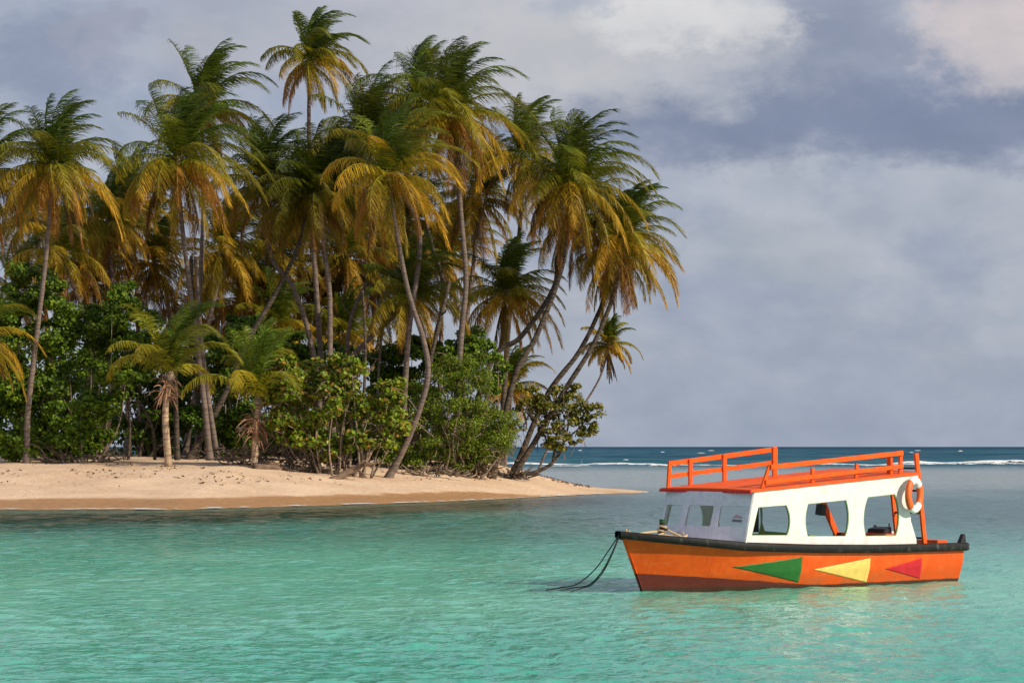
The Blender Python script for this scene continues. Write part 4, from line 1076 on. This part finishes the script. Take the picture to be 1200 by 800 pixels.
# mooring lines into the water
O_ = bw(-.06, 0, 1.18); A_ = Acc()
def wp(px, py, Y): return np.array(at(px, py, Y))-O_
for i, pts in enumerate([[(725, 627, 61.85), (713, 645, 61.9), (697, 667, 62.1), (676, 684, 62.6), (657, 688, 63.0), (640, 691, 62.5)],
                         [(725.5, 627, 61.85), (716, 650, 61.9), (704, 671, 62.1), (690, 685, 62.5), (673, 688, 62.9), (655, 692, 62.3)],
                         [(726, 627, 61.85), (717, 650, 61.8), (706, 671, 61.9), (693, 685, 62.2), (684, 688, 62.5), (668, 693, 62.1)]]):
    A_.tube(catmull([wp(*p) for p in pts], 40), .013, 6, None)
o = link_mesh('mooring_line', A_.mesh('mooring_line'), M['dark_rope'], None, True); o.location = O_
tag(o, 'dark mooring lines sagging from the bow into the water', 'rope')

# lifebuoy
def lifebuoy():
    c = P3(1071.5, 579.5, 1.44); R, r = .29, .092
    W = bw(*c); root = empty('lifebuoy', W, 'orange and white ring lifebuoy hung at the aft corner of the cabin', 'lifebuoy', rz=TH+math.radians(14))
    for nm, a0, a1, mt in (('ring', 0, 360, 'buoy_white'),):
        pass
    def seg(name, a0, a1, rr, mt):
        A = Acc(); n = 26; th = np.radians(np.linspace(a0, a1, n))
        pts = np.stack([np.cos(th)*(R-.0), np.zeros(n), np.sin(th)*R*1.12], -1)
        # explicit ring frame
        sides = 14; ph = np.linspace(0, 2*np.pi, sides, endpoint=False)
        rad = np.stack([np.cos(th), np.zeros(n), np.sin(th)], -1)
        V = (pts[:, None]+rad[:, None]*np.cos(ph)[None, :, None]*rr+np.array([0, 1, 0])[None, None]*np.sin(ph)[None, :, None]*rr*.75).reshape(-1, 3)
        i = np.arange(n-1)[:, None]*sides; j = np.arange(sides)[None, :]; j2 = (j+1) % sides
        A.add(V, np.stack([i+j, i+j2, i+sides+j2, i+sides+j], -1).reshape(-1, 4)); return link_mesh(name, A.mesh(name), M[mt], root, True)
    seg('ring', 0, 360, r, 'buoy_white')
    for a0, a1 in ((128, 232), (-42, 38)): seg('orange_band', a0, a1, r+.004, 'buoy_orange')
lifebuoy()

# ------------------------------------------------------------------ light, sky, camera
SUN_AZ = math.radians(27)     # angle of the sun below (towards the camera from) due right
SUN_EL = math.radians(31)
sdir = Vector((math.cos(SUN_EL)*math.cos(SUN_AZ), -math.cos(SUN_EL)*math.sin(SUN_AZ), math.sin(SUN_EL)))
sun = bpy.data.lights.new('sun', 'SUN'); sun.energy = 4.9; sun.angle = math.radians(.5); sun.color = (1.0, .86, .68)
so_ = bpy.data.objects.new('sun', sun); COL.objects.link(so_); so_.rotation_euler = sdir.to_track_quat('Z', 'Y').to_euler(); so_.location = (60, 20, 60)

w = bpy.data.worlds.new('World'); S.world = w; w.use_nodes = True; nt = w.node_tree; nt.nodes.clear(); n = N(nt)
sky = n.node('ShaderNodeTexSky', sky_type='NISHITA'); sky.sun_disc = False; sky.sun_elevation = SUN_EL
sky.sun_rotation = math.atan2(sdir.x, sdir.y); sky.air_density = 1.0; sky.dust_density = 1.5; sky.altitude = 0
g = n.node('ShaderNodeTexCoord').outputs['Generated']
sp = n.node('ShaderNodeSeparateXYZ'); n.link(g, sp.inputs[0])
X_, Y_, Z_ = sp.outputs
V_ = n.node('ShaderNodeCombineXYZ'); n.link(X_, V_.inputs[0]); n.link(n.math('MULTIPLY', Y_, .5), V_.inputs[1]); n.link(n.math('MULTIPLY', Z_, 1.7), V_.inputs[2])
vv = V_.outputs[0]
n1 = n.noise(vv, 13, 6, .52, .25); n2 = n.noise(vv, 34, 6, .55, .2)
nz = n.math('ADD', n.math('MULTIPLY', n1, .7), n.math('MULTIPLY', n2, .3))
# warp so that cloud edges are ragged
wx = n.math('ADD', X_, n.math('MULTIPLY', n.math('SUBTRACT', n.noise(vv, 20, 6, .62), .5), .11))
wz = n.math('ADD', Z_, n.math('MULTIPLY', n.math('SUBTRACT', n.noise(vv, 24, 6, .62), .5), .045))
def blob(cx, cz, rx, rz, soft=1.0):
    a = n.math('DIVIDE', n.math('SUBTRACT', wx, cx), rx); b = n.math('DIVIDE', n.math('SUBTRACT', wz, cz), rz)
    d = n.math('ADD', n.math('MULTIPLY', a, a), n.math('MULTIPLY', b, b))
    return n.smooth(d, 1.0+soft*.8, max(0, 1-soft), 0, 1)
def dpx(px, py): return (px-600)/F, (HY-py)/F
base = n.mix(n.smooth(nz, .36, .64), (.315, .365, .50), (.47, .495, .575))
lowsky = n.smooth(Z_, .075, .0)
base = n.mix(n.math('MULTIPLY', lowsky, .75), base, (.37, .43, .545))
def put(base, px, py, rx, ry, col, amt, soft=1.0):
    cx, cz = dpx(px, py); f = n.math('MULTIPLY', blob(cx, cz, rx/F, ry/F, soft), amt); return n.mix(f, base, col)
base = put(base, 1000, 150, 400, 44, (.195, .23, .36), .97, 1.0)
base = put(base, 960, 60, 170, 75, (.235, .26, .37), .7)
base = put(base, 470, 40, 330, 85, (.50, .495, .54), .7, 1.0)
base = put(base, 650, 60, 200, 80, (.57, .56, .59), .85, 1.0)
base = put(base, 790, 20, 120, 42, (.78, .76, .76), .9, 1.0)
base = put(base, 1190, 40, 110, 75, (.68, .60, .60), .95, 1.0)
base = put(base, 650, 15, 60, 22, (.34, .40, .52), .5)
base = put(base, 920, 290, 110, 35, (.40, .44, .52), .6)
base = put(base, 1120, 250, 120, 50, (.40, .43, .52), .5)
base = put(base, 60, 80, 100, 50, (.24, .27, .40), .7)
base = put(base, 110, 50, 50, 20, (.38, .38, .46), .6)
base = put(base, 250, 60, 50, 60, (.40, .40, .47), .5)
base = n.mix(1.0, base, n.mix(n.smooth(n2, .3, .7), (.93, .94, .95), (1.07, 1.06, 1.05)), 'MULTIPLY')
nish = n.mix(1.0, sky.outputs[0], (.10, .10, .10), 'MULTIPLY')
final = n.mix(.86, nish, base)
bg = n.node('ShaderNodeBackground'); n.link(final, bg.inputs[0]); bg.inputs[1].default_value = 1.0
wo = n.node('ShaderNodeOutputWorld'); n.link(bg.outputs[0], wo.inputs[0])

cam = bpy.data.cameras.new('camera'); co = bpy.data.objects.new('camera', cam); COL.objects.link(co)
co.location = (0, 0, CAMZ); co.rotation_euler = (math.radians(90), 0, 0)
cam.sensor_width = 36; cam.lens = 36*F/1200; cam.shift_y = (HY-400)/1200; cam.clip_end = 60000; cam.clip_start = .5
S.camera = co
S.view_settings.view_transform = 'Standard'; S.view_settings.look = 'None'; S.view_settings.gamma = 1; S.view_settings.exposure = 0.0
S.cycles.max_bounces = 6; S.cycles.transparent_max_bounces = 12; S.cycles.sample_clamp_indirect = 4
